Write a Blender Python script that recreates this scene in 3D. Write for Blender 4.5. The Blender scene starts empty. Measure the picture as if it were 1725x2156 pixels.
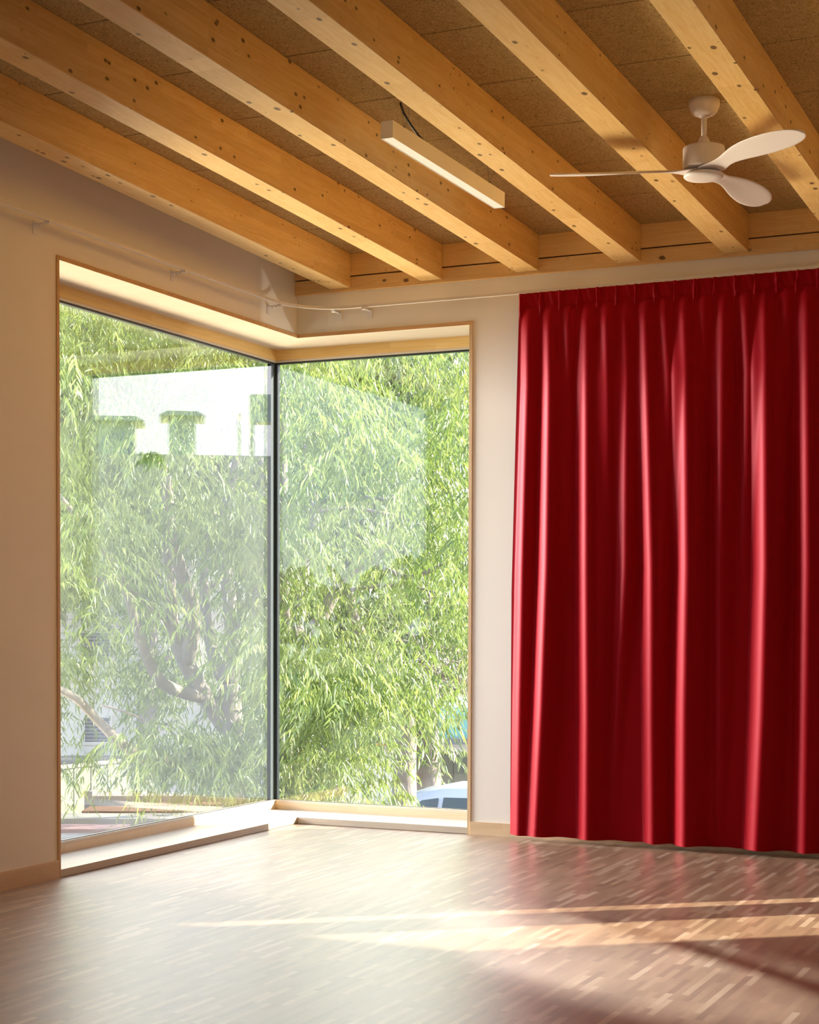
import bpy, bmesh, math, random
import numpy as np
from mathutils import Vector, Matrix

random.seed(7)
RNG = np.random.default_rng(11)
SC = bpy.context.scene
COL = SC.collection
R = math.radians

# ------------------------------------------------------------------ camera
FPX, CY = 3477.17, 1405.69
YAW, PITCH, ROLL = R(24.6866), R(-1.6089), R(0.1889)
CAM = Vector((4.8758, -8.9454, 1.25))
fw = Vector((-math.sin(YAW) * math.cos(PITCH), math.cos(YAW) * math.cos(PITCH), math.sin(PITCH)))
rt0 = Vector((math.cos(YAW), math.sin(YAW), 0))
up0 = rt0.cross(fw)
rt = rt0 * math.cos(ROLL) + up0 * math.sin(ROLL)
up = -rt0 * math.sin(ROLL) + up0 * math.cos(ROLL)
cd = bpy.data.cameras.new('camera')
cam = bpy.data.objects.new('camera', cd)
COL.objects.link(cam)
m = Matrix((rt, up, -fw)).transposed().to_4x4()
m.translation = CAM
cam.matrix_world = m
cd.sensor_fit = 'HORIZONTAL'
cd.sensor_width = 36
cd.lens = FPX / 1725 * 36
cd.shift_y = (CY - 1078) / 1725
cd.clip_end = 500
SC.camera = cam


def at(px, py, D):
    """a point of the place, surveyed from the photograph: pixel and distance in depth"""
    return CAM + (fw + rt * ((px - 862.5) / FPX) - up * ((py - CY) / FPX)) * D


# ------------------------------------------------------------------ world, sun, window light, added fill lamps
SC.view_settings.view_transform = 'Standard'
SC.view_settings.look = 'None'
SC.view_settings.gamma = 1
SC.view_settings.use_curve_mapping = False
SC.view_settings.exposure = 0.56
try:
    SC.cycles.use_denoising = True
    SC.cycles.max_bounces = 10
    SC.cycles.diffuse_bounces = 6
    SC.cycles.glossy_bounces = 5
    SC.cycles.transparent_max_bounces = 24
    SC.cycles.transmission_bounces = 4
    SC.cycles.caustics_reflective = False
    SC.cycles.caustics_refractive = False
    SC.cycles.sample_clamp_indirect = 6
except Exception:
    pass

SKY_STRENGTH = 2.55
SUN_STRENGTH = 15.0
ROOM_FILL = 38.0
WEST_FILL = 400.0
NORTH_FILL = 430.0
YARD_FILL = 560.0
GLINT = 6.0

w = bpy.data.worlds.new('sky')
SC.world = w
w.use_nodes = True
nt = w.node_tree
for n in list(nt.nodes):
    nt.nodes.remove(n)
out = nt.nodes.new('ShaderNodeOutputWorld')
bg = nt.nodes.new('ShaderNodeBackground')
geo = nt.nodes.new('ShaderNodeTexCoord')
sep = nt.nodes.new('ShaderNodeSeparateXYZ')
ramp = nt.nodes.new('ShaderNodeValToRGB')
ramp.color_ramp.elements[0].position = 0.0
ramp.color_ramp.elements[0].color = (0.91, 0.90, 0.96, 1)
ramp.color_ramp.elements[1].position = 0.7
ramp.color_ramp.elements[1].color = (0.42, 0.58, 0.88, 1)
e = ramp.color_ramp.elements.new(0.22)
e.color = (0.85, 0.86, 0.97, 1)
nt.links.new(geo.outputs['Generated'], sep.inputs[0])
nt.links.new(sep.outputs['Z'], ramp.inputs[0])
# bluer away from the sun
dt = nt.nodes.new('ShaderNodeVectorMath'); dt.operation = 'DOT_PRODUCT'
nt.links.new(geo.outputs['Generated'], dt.inputs[0]); dt.inputs[1].default_value = (0.78, 0.62, 0)
ar = nt.nodes.new('ShaderNodeMapRange'); ar.inputs['From Min'].default_value = -1.0; ar.inputs['From Max'].default_value = 0.4
ar.inputs['To Min'].default_value = 1.0; ar.inputs['To Max'].default_value = 0.0
nt.links.new(dt.outputs['Value'], ar.inputs['Value'])
sm_ = nt.nodes.new('ShaderNodeMix'); sm_.data_type = 'RGBA'; sm_.blend_type = 'MULTIPLY'
sm_.inputs[7].default_value = (0.78, 0.89, 1.0, 1)
nt.links.new(ar.outputs[0], sm_.inputs[0]); nt.links.new(ramp.outputs[0], sm_.inputs[6])
nt.links.new(sm_.outputs[2], bg.inputs[0])
bg.inputs[1].default_value = SKY_STRENGTH
nt.links.new(bg.outputs[0], out.inputs[0])

sun_travel = Vector((-1.252, -1.0, -0.80)).normalized()
sd = bpy.data.lights.new('sun', 'SUN')
sd.energy = SUN_STRENGTH
sd.color = (1.0, 0.90, 0.74)
sd.angle = R(0.53)
so = bpy.data.objects.new('sun', sd)
so.rotation_euler = sun_travel.to_track_quat('-Z', 'Y').to_euler()
so.location = (20, 18, 16)
COL.objects.link(so)


def area(name, loc, target, sx, sy, energy, color):
    d = bpy.data.lights.new(name, 'AREA')
    d.shape = 'RECTANGLE'
    d.size, d.size_y = sx, sy
    d.energy = energy
    d.color = color
    o = bpy.data.objects.new(name, d)
    o.location = loc
    o.rotation_euler = (Vector(target) - Vector(loc)).to_track_quat('-Z', 'Y').to_euler()
    COL.objects.link(o)
    return o


# added soft fill before the solid wall behind the camera; no window there
area('front_room_fill', (4.0, -10.9, 1.7), (4.0, 0, 1.7), 5.0, 2.4, ROOM_FILL, (1.0, 0.87, 0.70))
# added fill lamp in the west, raking the curtain folds through the left pane
area('west_fill_lamp', (-10.0, -1.55, 3.3), (1.5, -0.16, 1.4), 4.0, 3.4, WEST_FILL, (0.98, 0.98, 1.0)).data.spread = R(55)
# another added fill lamp, above the trees, to whiten the floor
area('north_west_fill_lamp', (-6.5, 10.0, 10.5), (1.2, -1.6, 0.0), 17.0, 8.0, NORTH_FILL, (1.0, 0.955, 0.88)).data.spread = R(60)
# added upward fill lamp below the left pane, brightening the beam undersides
area('yard_fill_lamp', (-6.2, 0.4, -2.2), (1.6, -3.0, 3.2), 6.0, 4.5, YARD_FILL, (1.0, 0.85, 0.58)).data.spread = R(90)
# low sun flashing back off the street below the right pane
area('street_glint', (6.35, 5.05, -1.15), (0.1, 0.0, 2.9), 0.25, 0.25, GLINT, (1.0, 0.95, 0.88)).data.spread = R(40)
# sun flashed back by a window across the yard: the soft pale band on the floor
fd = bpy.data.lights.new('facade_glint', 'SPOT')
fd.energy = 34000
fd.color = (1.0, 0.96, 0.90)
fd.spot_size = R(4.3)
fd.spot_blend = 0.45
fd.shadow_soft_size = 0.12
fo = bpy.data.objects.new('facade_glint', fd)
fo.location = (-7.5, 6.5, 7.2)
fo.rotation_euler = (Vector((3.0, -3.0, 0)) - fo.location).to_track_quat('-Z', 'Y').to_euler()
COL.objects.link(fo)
# portals: they only guide the sky's own light through the corner window
def portal(name, loc, target, sx, sy):
    o = area(name, loc, target, sx, sy, 1.0, (1, 1, 1))
    o.data.cycles.is_portal = True


portal('sky_portal_left', (-0.56, -1.0, 1.5), (5, -1.0, 1.5), 2.9, 3.0)
portal('sky_portal_right', (0.3, 0.56, 1.5), (0.3, -5, 1.5), 1.8, 3.0)
portal('sky_portal_side', (5.9, 0.56, 1.5), (5.9, -5, 1.5), 2.4, 3.0)

# ------------------------------------------------------------------ measures of the room
A, B, H, G = 2.395, 1.163, 3.0, 0.338      # window lengths, head height, frame set-back
WT = 0.54                                  # wall thickness
SL = 0.0289                                # fall of the roof


def zbeam(y): return 3.2504 - SL * y


def zceil(y): return 3.4545 - SL * y


# ------------------------------------------------------------------ helpers
def link(ob, parent=None):
    COL.objects.link(ob)
    if parent is not None:
        ob.parent = parent
    return ob


def mesh_obj(name, bm, mat, parent=None, smooth=False):
    me = bpy.data.meshes.new(name)
    bm.normal_update()
    bm.to_mesh(me)
    bm.free()
    if mat is not None:
        me.materials.append(mat)
    if smooth:
        me.polygons.foreach_set('use_smooth', [True] * len(me.polygons))
    return link(bpy.data.objects.new(name, me), parent)


def tag(o, label=None, cat=None, group=None, kind=None):
    if label: o['label'] = label
    if cat: o['category'] = cat
    if group: o['group'] = group
    if kind: o['kind'] = kind
    return o


def empty(name, loc, label=None, cat=None, group=None, kind=None):
    o = bpy.data.objects.new(name, None)
    o.empty_display_size = 0.1
    COL.objects.link(o)
    o.location = loc
    return tag(o, label, cat, group, kind)


def box(bm, x0, x1, y0, y1, z0, z1, mat=None):
    vs = [bm.verts.new((x, y, z)) for x in (x0, x1) for y in (y0, y1) for z in (z0, z1)]
    f = [(0, 1, 3, 2), (4, 6, 7, 5), (0, 4, 5, 1), (2, 3, 7, 6), (0, 2, 6, 4), (1, 5, 7, 3)]
    for q in f:
        bm.faces.new([vs[i] for i in q])
    if mat is not None:
        for v in vs: v.co = mat @ v.co
    return vs


def bevelled(bm, width, segs=2):
    bmesh.ops.bevel(bm, geom=list(bm.edges), offset=width, segments=segs, affect='EDGES', profile=0.6)


def prism(bm, pts, axis, a0, a1):
    """extrude a closed 2-D outline along an axis ('x','y','z')"""
    def mk(p, a):
        if axis == 'x': return (a, p[0], p[1])
        if axis == 'y': return (p[0], a, p[1])
        return (p[0], p[1], a)
    v0 = [bm.verts.new(mk(p, a0)) for p in pts]
    v1 = [bm.verts.new(mk(p, a1)) for p in pts]
    n = len(pts)
    bm.faces.new(v0); bm.faces.new(v1[::-1])
    for i in range(n):
        bm.faces.new((v0[i], v1[i], v1[(i + 1) % n], v0[(i + 1) % n]))
    bmesh.ops.recalc_face_normals(bm, faces=bm.faces)


def tube(bm, pts, rad, n=8, cap=True):
    pts = [Vector(p) for p in pts]
    if not hasattr(rad, '__len__'): rad = [rad] * len(pts)
    rings = []
    ref = Vector((0, 0, 1))
    prev = None
    for i, p in enumerate(pts):
        if i == 0: t = pts[1] - p
        elif i == len(pts) - 1: t = p - pts[i - 1]
        else: t = (pts[i + 1] - p).normalized() + (p - pts[i - 1]).normalized()
        t.normalize()
        if prev is None:
            u = t.cross(ref)
            if u.length < 0.05: u = t.cross(Vector((1, 0, 0)))
        else:
            u = prev - t * prev.dot(t)
        u.normalize(); prev = u
        v = t.cross(u)
        rings.append([bm.verts.new(p + (u * math.cos(2 * math.pi * k / n) + v * math.sin(2 * math.pi * k / n)) * rad[i]) for k in range(n)])
    for a, b in zip(rings, rings[1:]):
        for k in range(n):
            bm.faces.new((a[k], a[(k + 1) % n], b[(k + 1) % n], b[k]))
    if cap:
        bm.faces.new(rings[0][::-1]); bm.faces.new(rings[-1])


def lathe(bm, prof, c=(0, 0), n=48):
    rings = []
    for r, z in prof:
        rings.append([bm.verts.new((c[0] + r * math.cos(2 * math.pi * k / n), c[1] + r * math.sin(2 * math.pi * k / n), z)) for k in range(n)])
    for a, b in zip(rings, rings[1:]):
        for k in range(n):
            bm.faces.new((a[k], a[(k + 1) % n], b[(k + 1) % n], b[k]))
    bm.faces.new(rings[0]); bm.faces.new(rings[-1][::-1])
    bmesh.ops.recalc_face_normals(bm, faces=bm.faces)


# ------------------------------------------------------------------ materials
def newmat(name):
    mt = bpy.data.materials.new(name)
    mt.use_nodes = True
    t = mt.node_tree
    b = t.nodes['Principled BSDF']
    return mt, t, b


def node(t, kind, **kw):
    n = t.nodes.new(kind)
    for k, v in kw.items():
        if hasattr(n, k) and not isinstance(v, (tuple,)) : setattr(n, k, v)
        else: n.inputs[k].default_value = v
    return n


def setin(n, **kw):
    for k, v in kw.items():
        n.inputs[k.replace('_', ' ')].default_value = v
    return n


def plain(name, col, rough=0.5, metal=0.0, spec=0.5, noise=0.06, scale=6.0, bump=0.0):
    mt, t, b = newmat(name)
    tc = t.nodes.new('ShaderNodeTexCoord')
    nz = t.nodes.new('ShaderNodeTexNoise')
    nz.inputs['Scale'].default_value = scale
    nz.inputs['Detail'].default_value = 4
    t.links.new(tc.outputs['Object'], nz.inputs['Vector'])
    mx = t.nodes.new('ShaderNodeMix'); mx.data_type = 'RGBA'
    mx.inputs[6].default_value = (*[c * (1 - noise) for c in col], 1)
    mx.inputs[7].default_value = (*[min(1, c * (1 + noise)) for c in col], 1)
    t.links.new(nz.outputs[0], mx.inputs[0])
    t.links.new(mx.outputs[2], b.inputs['Base Color'])
    b.inputs['Roughness'].default_value = rough
    b.inputs['Metallic'].default_value = metal
    b.inputs['Specular IOR Level'].default_value = spec
    if bump:
        bp = t.nodes.new('ShaderNodeBump')
        bp.inputs['Strength'].default_value = bump
        bp.inputs['Distance'].default_value = 0.003
        t.links.new(nz.outputs[0], bp.inputs['Height'])
        t.links.new(bp.outputs[0], b.inputs['Normal'])
    return mt


def wood(name, c_light, c_dark, axis='y', knots=True, rough=0.5, knot_scale=7.0, ring=1.0, laminate=0.0):
    """spruce / pine: long grain along an axis, growth bands, small knots"""
    mt, t, b = newmat(name)
    L = t.links.new
    tc = t.nodes.new('ShaderNodeTexCoord')
    oi = t.nodes.new('ShaderNodeObjectInfo')
    off = t.nodes.new('ShaderNodeVectorMath'); off.operation = 'SCALE'
    cmb = t.nodes.new('ShaderNodeCombineXYZ')
    L(oi.outputs['Random'], cmb.inputs[0]); L(oi.outputs['Random'], cmb.inputs[1]); L(oi.outputs['Random'], cmb.inputs[2])
    L(cmb.outputs[0], off.inputs[0]); off.inputs['Scale'].default_value = 37.0
    add = t.nodes.new('ShaderNodeVectorMath'); add.operation = 'ADD'
    L(tc.outputs['Object'], add.inputs[0]); L(off.outputs[0], add.inputs[1])
    # knots: cells stretched a little along the grain
    def mapped(sc):
        mp = t.nodes.new('ShaderNodeMapping')
        mp.inputs['Scale'].default_value = sc
        L(add.outputs[0], mp.inputs['Vector'])
        return mp
    def ax(a, o): return (a, o, o) if axis == 'x' else ((o, a, o) if axis == 'y' else (o, o, a))
    vor = t.nodes.new('ShaderNodeTexVoronoi')
    vor.feature = 'F1'
    vor.inputs['Scale'].default_value = knot_scale
    L(mapped(ax(0.7, 1.2)).outputs[0], vor.inputs['Vector'])
    # distortion of grain near knots
    kd = t.nodes.new('ShaderNodeMapRange')
    kd.inputs['From Min'].default_value = 0.0; kd.inputs['From Max'].default_value = 0.45
    kd.inputs['To Min'].default_value = 1.0; kd.inputs['To Max'].default_value = 0.0
    L(vor.outputs['Distance'], kd.inputs['Value'])
    n1 = t.nodes.new('ShaderNodeTexNoise')
    n1.inputs['Scale'].default_value = 1.0; n1.inputs['Detail'].default_value = 3
    L(mapped(ax(0.45, 6.0)).outputs[0], n1.inputs['Vector'])
    s = t.nodes.new('ShaderNodeMath'); s.operation = 'MULTIPLY_ADD'
    L(kd.outputs[0], s.inputs[0]); s.inputs[1].default_value = 0.10 if knots else 0.0
    L(n1.outputs[0], s.inputs[2])
    s2 = t.nodes.new('ShaderNodeMath'); s2.operation = 'MULTIPLY'
    L(s.outputs[0], s2.inputs[0]); s2.inputs[1].default_value = 80.0 * ring
    sn = t.nodes.new('ShaderNodeMath'); sn.operation = 'SINE'
    L(s2.outputs[0], sn.inputs[0])
    fine = t.nodes.new('ShaderNodeTexNoise')
    fine.inputs['Scale'].default_value = 1.0; fine.inputs['Detail'].default_value = 5
    L(mapped(ax(4.0, 190.0)).outputs[0], fine.inputs['Vector'])
    f = t.nodes.new('ShaderNodeMath'); f.operation = 'MULTIPLY_ADD'
    L(sn.outputs[0], f.inputs[0]); f.inputs[1].default_value = 0.085
    L(fine.outputs[0], f.inputs[2])
    big = t.nodes.new('ShaderNodeTexNoise')
    big.inputs['Scale'].default_value = 1.0; big.inputs['Detail'].default_value = 2
    L(mapped(ax(0.9, 5.0)).outputs[0], big.inputs['Vector'])
    f2 = t.nodes.new('ShaderNodeMath'); f2.operation = 'MULTIPLY_ADD'
    L(big.outputs[0], f2.inputs[0]); f2.inputs[1].default_value = 0.5
    L(f.outputs[0], f2.inputs[2])
    mr = t.nodes.new('ShaderNodeMapRange')
    mr.inputs['From Min'].default_value = 0.4; mr.inputs['From Max'].default_value = 1.1
    L(f2.outputs[0], mr.inputs['Value'])
    mx = t.nodes.new('ShaderNodeMix'); mx.data_type = 'RGBA'
    mx.inputs[6].default_value = (*c_light, 1); mx.inputs[7].default_value = (*c_dark, 1)
    L(mr.outputs[0], mx.inputs[0])
    last = mx.outputs[2]
    if laminate:
        # glued lamellas: slight tone steps along the board
        br = t.nodes.new('ShaderNodeTexBrick')
        br.inputs['Scale'].default_value = 1.0
        br.inputs['Mortar Size'].default_value = 0.0
        br.inputs['Brick Width'].default_value = 0.62
        br.inputs['Row Height'].default_value = 0.04
        br.inputs['Color1'].default_value = (1, 1, 1, 1)
        br.inputs['Color2'].default_value = (1 - laminate, 1 - laminate * 1.3, 1 - laminate * 1.8, 1)
        sp = t.nodes.new('ShaderNodeSeparateXYZ'); L(add.outputs[0], sp.inputs[0])
        cb = t.nodes.new('ShaderNodeCombineXYZ')
        L(sp.outputs[{'x': 0, 'y': 1, 'z': 2}[axis]], cb.inputs[0])
        L(sp.outputs[2 if axis != 'z' else 0], cb.inputs[1])
        L(cb.outputs[0], br.inputs['Vector'])
        mm = t.nodes.new('ShaderNodeMix'); mm.data_type = 'RGBA'; mm.blend_type = 'MULTIPLY'
        mm.inputs[0].default_value = 1.0
        L(last, mm.inputs[6]); L(br.outputs['Color'], mm.inputs[7])
        last = mm.outputs[2]
    if knots:
        pick = t.nodes.new('ShaderNodeSeparateColor')
        L(vor.outputs['Color'], pick.inputs[0])
        size = t.nodes.new('ShaderNodeMath'); size.operation = 'MULTIPLY'
        L(pick.outputs[0], size.inputs[0]); size.inputs[1].default_value = 0.21
        kk = t.nodes.new('ShaderNodeMath'); kk.operation = 'SUBTRACT'
        L(size.outputs[0], kk.inputs[0]); L(vor.outputs['Distance'], kk.inputs[1])
        km = t.nodes.new('ShaderNodeMapRange')
        km.inputs['From Min'].default_value = -0.02; km.inputs['From Max'].default_value = 0.05
        L(kk.outputs[0], km.inputs['Value'])
        mk = t.nodes.new('ShaderNodeMix'); mk.data_type = 'RGBA'
        mk.inputs[7].default_value = (0.10, 0.042, 0.012, 1)
        kf = t.nodes.new('ShaderNodeMath'); kf.operation = 'MULTIPLY'
        L(km.outputs[0], kf.inputs[0]); kf.inputs[1].default_value = 0.85
        L(kf.outputs[0], mk.inputs[0]); L(last, mk.inputs[6])
        last = mk.outputs[2]
    L(last, b.inputs['Base Color'])
    b.inputs['Roughness'].default_value = rough
    b.inputs['Specular IOR Level'].default_value = 0.3
    bp = t.nodes.new('ShaderNodeBump')
    bp.inputs['Strength'].default_value = 0.12; bp.inputs['Distance'].default_value = 0.002
    L(fine.outputs[0], bp.inputs['Height']); L(bp.outputs[0], b.inputs['Normal'])
    return mt


def floor_mat():
    mt, t, b = newmat('mosaic_parquet')
    L = t.links.new
    tc = t.nodes.new('ShaderNodeTexCoord')
    sp = t.nodes.new('ShaderNodeSeparateXYZ'); L(tc.outputs['Object'], sp.inputs[0])
    cb = t.nodes.new('ShaderNodeCombineXYZ')
    L(sp.outputs['Y'], cb.inputs[0]); L(sp.outputs['X'], cb.inputs[1])
    br = t.nodes.new('ShaderNodeTexBrick')
    br.offset = 0.37; br.offset_frequency = 2
    br.squash = 1.0
    setin(br, Scale=1.0, Mortar_Size=0.0006, Mortar_Smooth=0.3, Bias=0.0, Brick_Width=0.237, Row_Height=0.026)
    br.inputs['Color1'].default_value = (0, 0, 0, 1)
    br.inputs['Color2'].default_value = (1, 1, 1, 1)
    br.inputs['Mortar'].default_value = (0.3, 0.3, 0.3, 1)
    L(cb.outputs[0], br.inputs['Vector'])
    cr = t.nodes.new('ShaderNodeValToRGB')
    el = cr.color_ramp.elements
    el[0].position = 0.0; el[0].color = (0.205, 0.118, 0.058, 1)
    el[1].position = 1.0; el[1].color = (0.50, 0.37, 0.245, 1)
    for pos, c in ((0.25, (0.265, 0.158, 0.080)), (0.55, (0.305, 0.188, 0.100)), (0.8, (0.35, 0.225, 0.125)), (0.9, (0.42, 0.29, 0.175))):
        q = el.new(pos); q.color = (*c, 1)
    L(br.outputs['Color'], cr.inputs[0])
    mp = t.nodes.new('ShaderNodeMapping'); mp.inputs['Scale'].default_value = (160, 8, 1)
    L(tc.outputs['Object'], mp.inputs['Vector'])
    nz = t.nodes.new('ShaderNodeTexNoise'); nz.inputs['Scale'].default_value = 1.0; nz.inputs['Detail'].default_value = 4
    L(mp.outputs[0], nz.inputs['Vector'])
    mr = t.nodes.new('ShaderNodeMapRange'); mr.inputs['To Min'].default_value = 0.78; mr.inputs['To Max'].default_value = 1.2
    L(nz.outputs[0], mr.inputs['Value'])
    # larger mottled patches
    n2 = t.nodes.new('ShaderNodeTexNoise'); n2.inputs['Scale'].default_value = 2.4; n2.inputs['Detail'].default_value = 2
    L(tc.outputs['Object'], n2.inputs['Vector'])
    m2 = t.nodes.new('ShaderNodeMapRange'); m2.inputs['To Min'].default_value = 0.85; m2.inputs['To Max'].default_value = 1.15
    L(n2.outputs[0], m2.inputs['Value'])
    mm = t.nodes.new('ShaderNodeMath'); mm.operation = 'MULTIPLY'; L(mr.outputs[0], mm.inputs[0]); L(m2.outputs[0], mm.inputs[1])
    vm = t.nodes.new('ShaderNodeVectorMath'); vm.operation = 'SCALE'
    L(cr.outputs[0], vm.inputs[0]); L(mm.outputs[0], vm.inputs['Scale'])
    L(vm.outputs[0], b.inputs['Base Color'])
    b.inputs['Roughness'].default_value = 0.5
    b.inputs['Specular IOR Level'].default_value = 0.6
    b.inputs['Coat Weight'].default_value = 1.0
    b.inputs['Coat Roughness'].default_value = 0.34
    b.inputs['Coat IOR'].default_value = 2.3
    bp = t.nodes.new('ShaderNodeBump'); bp.inputs['Strength'].default_value = 0.1; bp.inputs['Distance'].default_value = 0.0015
    L(br.outputs['Color'], bp.inputs['Height']); L(bp.outputs[0], b.inputs['Normal'])
    return mt


def ceiling_mat():
    mt, t, b = newmat('wood_wool_board')
    L = t.links.new
    tc = t.nodes.new('ShaderNodeTexCoord')
    wv = t.nodes.new('ShaderNodeTexNoise'); setin(wv, Scale=55.0, Detail=3.0, Distortion=2.5)
    L(tc.outputs['Object'], wv.inputs['Vector'])
    v = t.nodes.new('ShaderNodeTexNoise'); setin(v, Scale=170.0, Detail=6.0, Distortion=3.0, Roughness=0.7)
    L(tc.outputs['Object'], v.inputs['Vector'])
    a = t.nodes.new('ShaderNodeMath'); a.operation = 'MULTIPLY_ADD'
    L(v.outputs[0], a.inputs[0]); a.inputs[1].default_value = 1.1; L(wv.outputs[0], a.inputs[2])
    cr = t.nodes.new('ShaderNodeValToRGB')
    el = cr.color_ramp.elements
    el[0].position = 0.36; el[0].color = (0.18, 0.13, 0.05, 1)
    el[1].position = 0.66; el[1].color = (0.76, 0.61, 0.33, 1)
    q = el.new(0.5); q.color = (0.54, 0.41, 0.20, 1)
    h = t.nodes.new('ShaderNodeMath'); h.operation = 'MULTIPLY'; L(a.outputs[0], h.inputs[0]); h.inputs[1].default_value = 0.48
    L(h.outputs[0], cr.inputs[0]); L(cr.outputs[0], b.inputs['Base Color'])
    b.inputs['Roughness'].default_value = 0.95
    b.inputs['Specular IOR Level'].default_value = 0.1
    bp = t.nodes.new('ShaderNodeBump'); bp.inputs['Strength'].default_value = 0.7; bp.inputs['Distance'].default_value = 0.004
    L(a.outputs[0], bp.inputs['Height']); L(bp.outputs[0], b.inputs['Normal'])
    return mt


def glass_mat():
    mt = bpy.data.materials.new('window_glass'); mt.use_nodes = True
    t = mt.node_tree
    for n in list(t.nodes): t.nodes.remove(n)
    L = t.links.new
    o = t.nodes.new('ShaderNodeOutputMaterial')
    tr = t.nodes.new('ShaderNodeBsdfTransparent'); tr.inputs[0].default_value = (0.985, 0.99, 0.985, 1)
    gl = t.nodes.new('ShaderNodeBsdfGlossy'); gl.inputs['Roughness'].default_value = 0.0
    gl.inputs[0].default_value = (1, 1, 1, 1)
    mx = t.nodes.new('ShaderNodeMixShader')
    g = t.nodes.new('ShaderNodeNewGeometry')
    d = t.nodes.new('ShaderNodeVectorMath'); d.operation = 'DOT_PRODUCT'
    L(g.outputs['Incoming'], d.inputs[0]); L(g.outputs['Normal'], d.inputs[1])
    ab = t.nodes.new('ShaderNodeMath'); ab.operation = 'ABSOLUTE'; L(d.outputs['Value'], ab.inputs[0])
    om = t.nodes.new('ShaderNodeMath'); om.operation = 'SUBTRACT'; om.inputs[0].default_value = 1.0; L(ab.outputs[0], om.inputs[1])
    pw = t.nodes.new('ShaderNodeMath'); pw.operation = 'POWER'; L(om.outputs[0], pw.inputs[0]); pw.inputs[1].default_value = 2.8
    ma = t.nodes.new('ShaderNodeMath'); ma.operation = 'MULTIPLY_ADD'; L(pw.outputs[0], ma.inputs[0]); ma.inputs[1].default_value = 0.93; ma.inputs[2].default_value = 0.058
    L(ma.outputs[0], mx.inputs[0]); L(tr.outputs[0], mx.inputs[1]); L(gl.outputs[0], mx.inputs[2]); L(mx.outputs[0], o.inputs[0])
    return mt


def velvet_mat():
    mt, t, b = newmat('red_curtain_cloth')
    L = t.links.new
    tc = t.nodes.new('ShaderNodeTexCoord')
    mp = t.nodes.new('ShaderNodeMapping'); mp.inputs['Scale'].default_value = (60, 60, 4)
    L(tc.outputs['Object'], mp.inputs['Vector'])
    nz = t.nodes.new('ShaderNodeTexNoise'); setin(nz, Scale=1.0, Detail=3.0)
    L(mp.outputs[0], nz.inputs['Vector'])
    mx = t.nodes.new('ShaderNodeMix'); mx.data_type = 'RGBA'
    mx.inputs[6].default_value = (0.25, 0.001, 0.005, 1); mx.inputs[7].default_value = (0.30, 0.002, 0.008, 1)
    L(nz.outputs[0], mx.inputs[0]); L(mx.outputs[2], b.inputs['Base Color'])
    setin(b, Roughness=0.5, Specular_IOR_Level=0.35)
    b.inputs['Specular Tint'].default_value = (1.0, 0.14, 0.16, 1)
    setin(b, Sheen_Weight=0.9, Sheen_Roughness=0.4)
    b.inputs['Sheen Tint'].default_value = (1.0, 0.04, 0.07, 1)
    return mt


def leaf_mat(name, c0, c1, c2):
    mt = bpy.data.materials.new(name); mt.use_nodes = True
    t = mt.node_tree
    for n in list(t.nodes): t.nodes.remove(n)
    L = t.links.new
    o = t.nodes.new('ShaderNodeOutputMaterial')
    at_ = t.nodes.new('ShaderNodeAttribute'); at_.attribute_name = 'tone'
    cr = t.nodes.new('ShaderNodeValToRGB')
    el = cr.color_ramp.elements
    el[0].position = 0; el[0].color = (*c0, 1); el[1].position = 1; el[1].color = (*c2, 1)
    q = el.new(0.5); q.color = (*c1, 1)
    L(at_.outputs['Fac'], cr.inputs[0])
    df = t.nodes.new('ShaderNodeBsdfDiffuse'); tl = t.nodes.new('ShaderNodeBsdfTranslucent')
    gl = t.nodes.new('ShaderNodeBsdfGlossy'); gl.inputs['Roughness'].default_value = 0.35
    L(cr.outputs[0], df.inputs[0])
    hs = t.nodes.new('ShaderNodeHueSaturation'); hs.inputs['Hue'].default_value = 0.488; hs.inputs['Value'].default_value = 1.25; hs.inputs['Saturation'].default_value = 1.0
    L(cr.outputs[0], hs.inputs['Color']); L(hs.outputs[0], tl.inputs[0])
    m1 = t.nodes.new('ShaderNodeMixShader'); m1.inputs[0].default_value = 0.5
    L(df.outputs[0], m1.inputs[1]); L(tl.outputs[0], m1.inputs[2])
    m2 = t.nodes.new('ShaderNodeMixShader'); m2.inputs[0].default_value = 0.06
    L(m1.outputs[0], m2.inputs[1]); L(gl.outputs[0], m2.inputs[2]); L(m2.outputs[0], o.inputs[0])
    return mt


def bark_mat(name, a, b_):
    mt, t, b = newmat(name)
    L = t.links.new
    tc = t.nodes.new('ShaderNodeTexCoord')
    mp = t.nodes.new('ShaderNodeMapping'); mp.inputs['Scale'].default_value = (9, 9, 3)
    L(tc.outputs['Object'], mp.inputs['Vector'])
    nz = t.nodes.new('ShaderNodeTexNoise'); setin(nz, Scale=2.0, Detail=6.0, Distortion=0.6)
    L(mp.outputs[0], nz.inputs['Vector'])
    mx = t.nodes.new('ShaderNodeMix'); mx.data_type = 'RGBA'
    mx.inputs[6].default_value = (*a, 1); mx.inputs[7].default_value = (*b_, 1)
    L(nz.outputs[0], mx.inputs[0]); L(mx.outputs[2], b.inputs['Base Color'])
    setin(b, Roughness=0.9)
    bp = t.nodes.new('ShaderNodeBump'); bp.inputs['Strength'].default_value = 0.6; bp.inputs['Distance'].default_value = 0.02
    L(nz.outputs[0], bp.inputs['Height']); L(bp.outputs[0], b.inputs['Normal'])
    return mt


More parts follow.
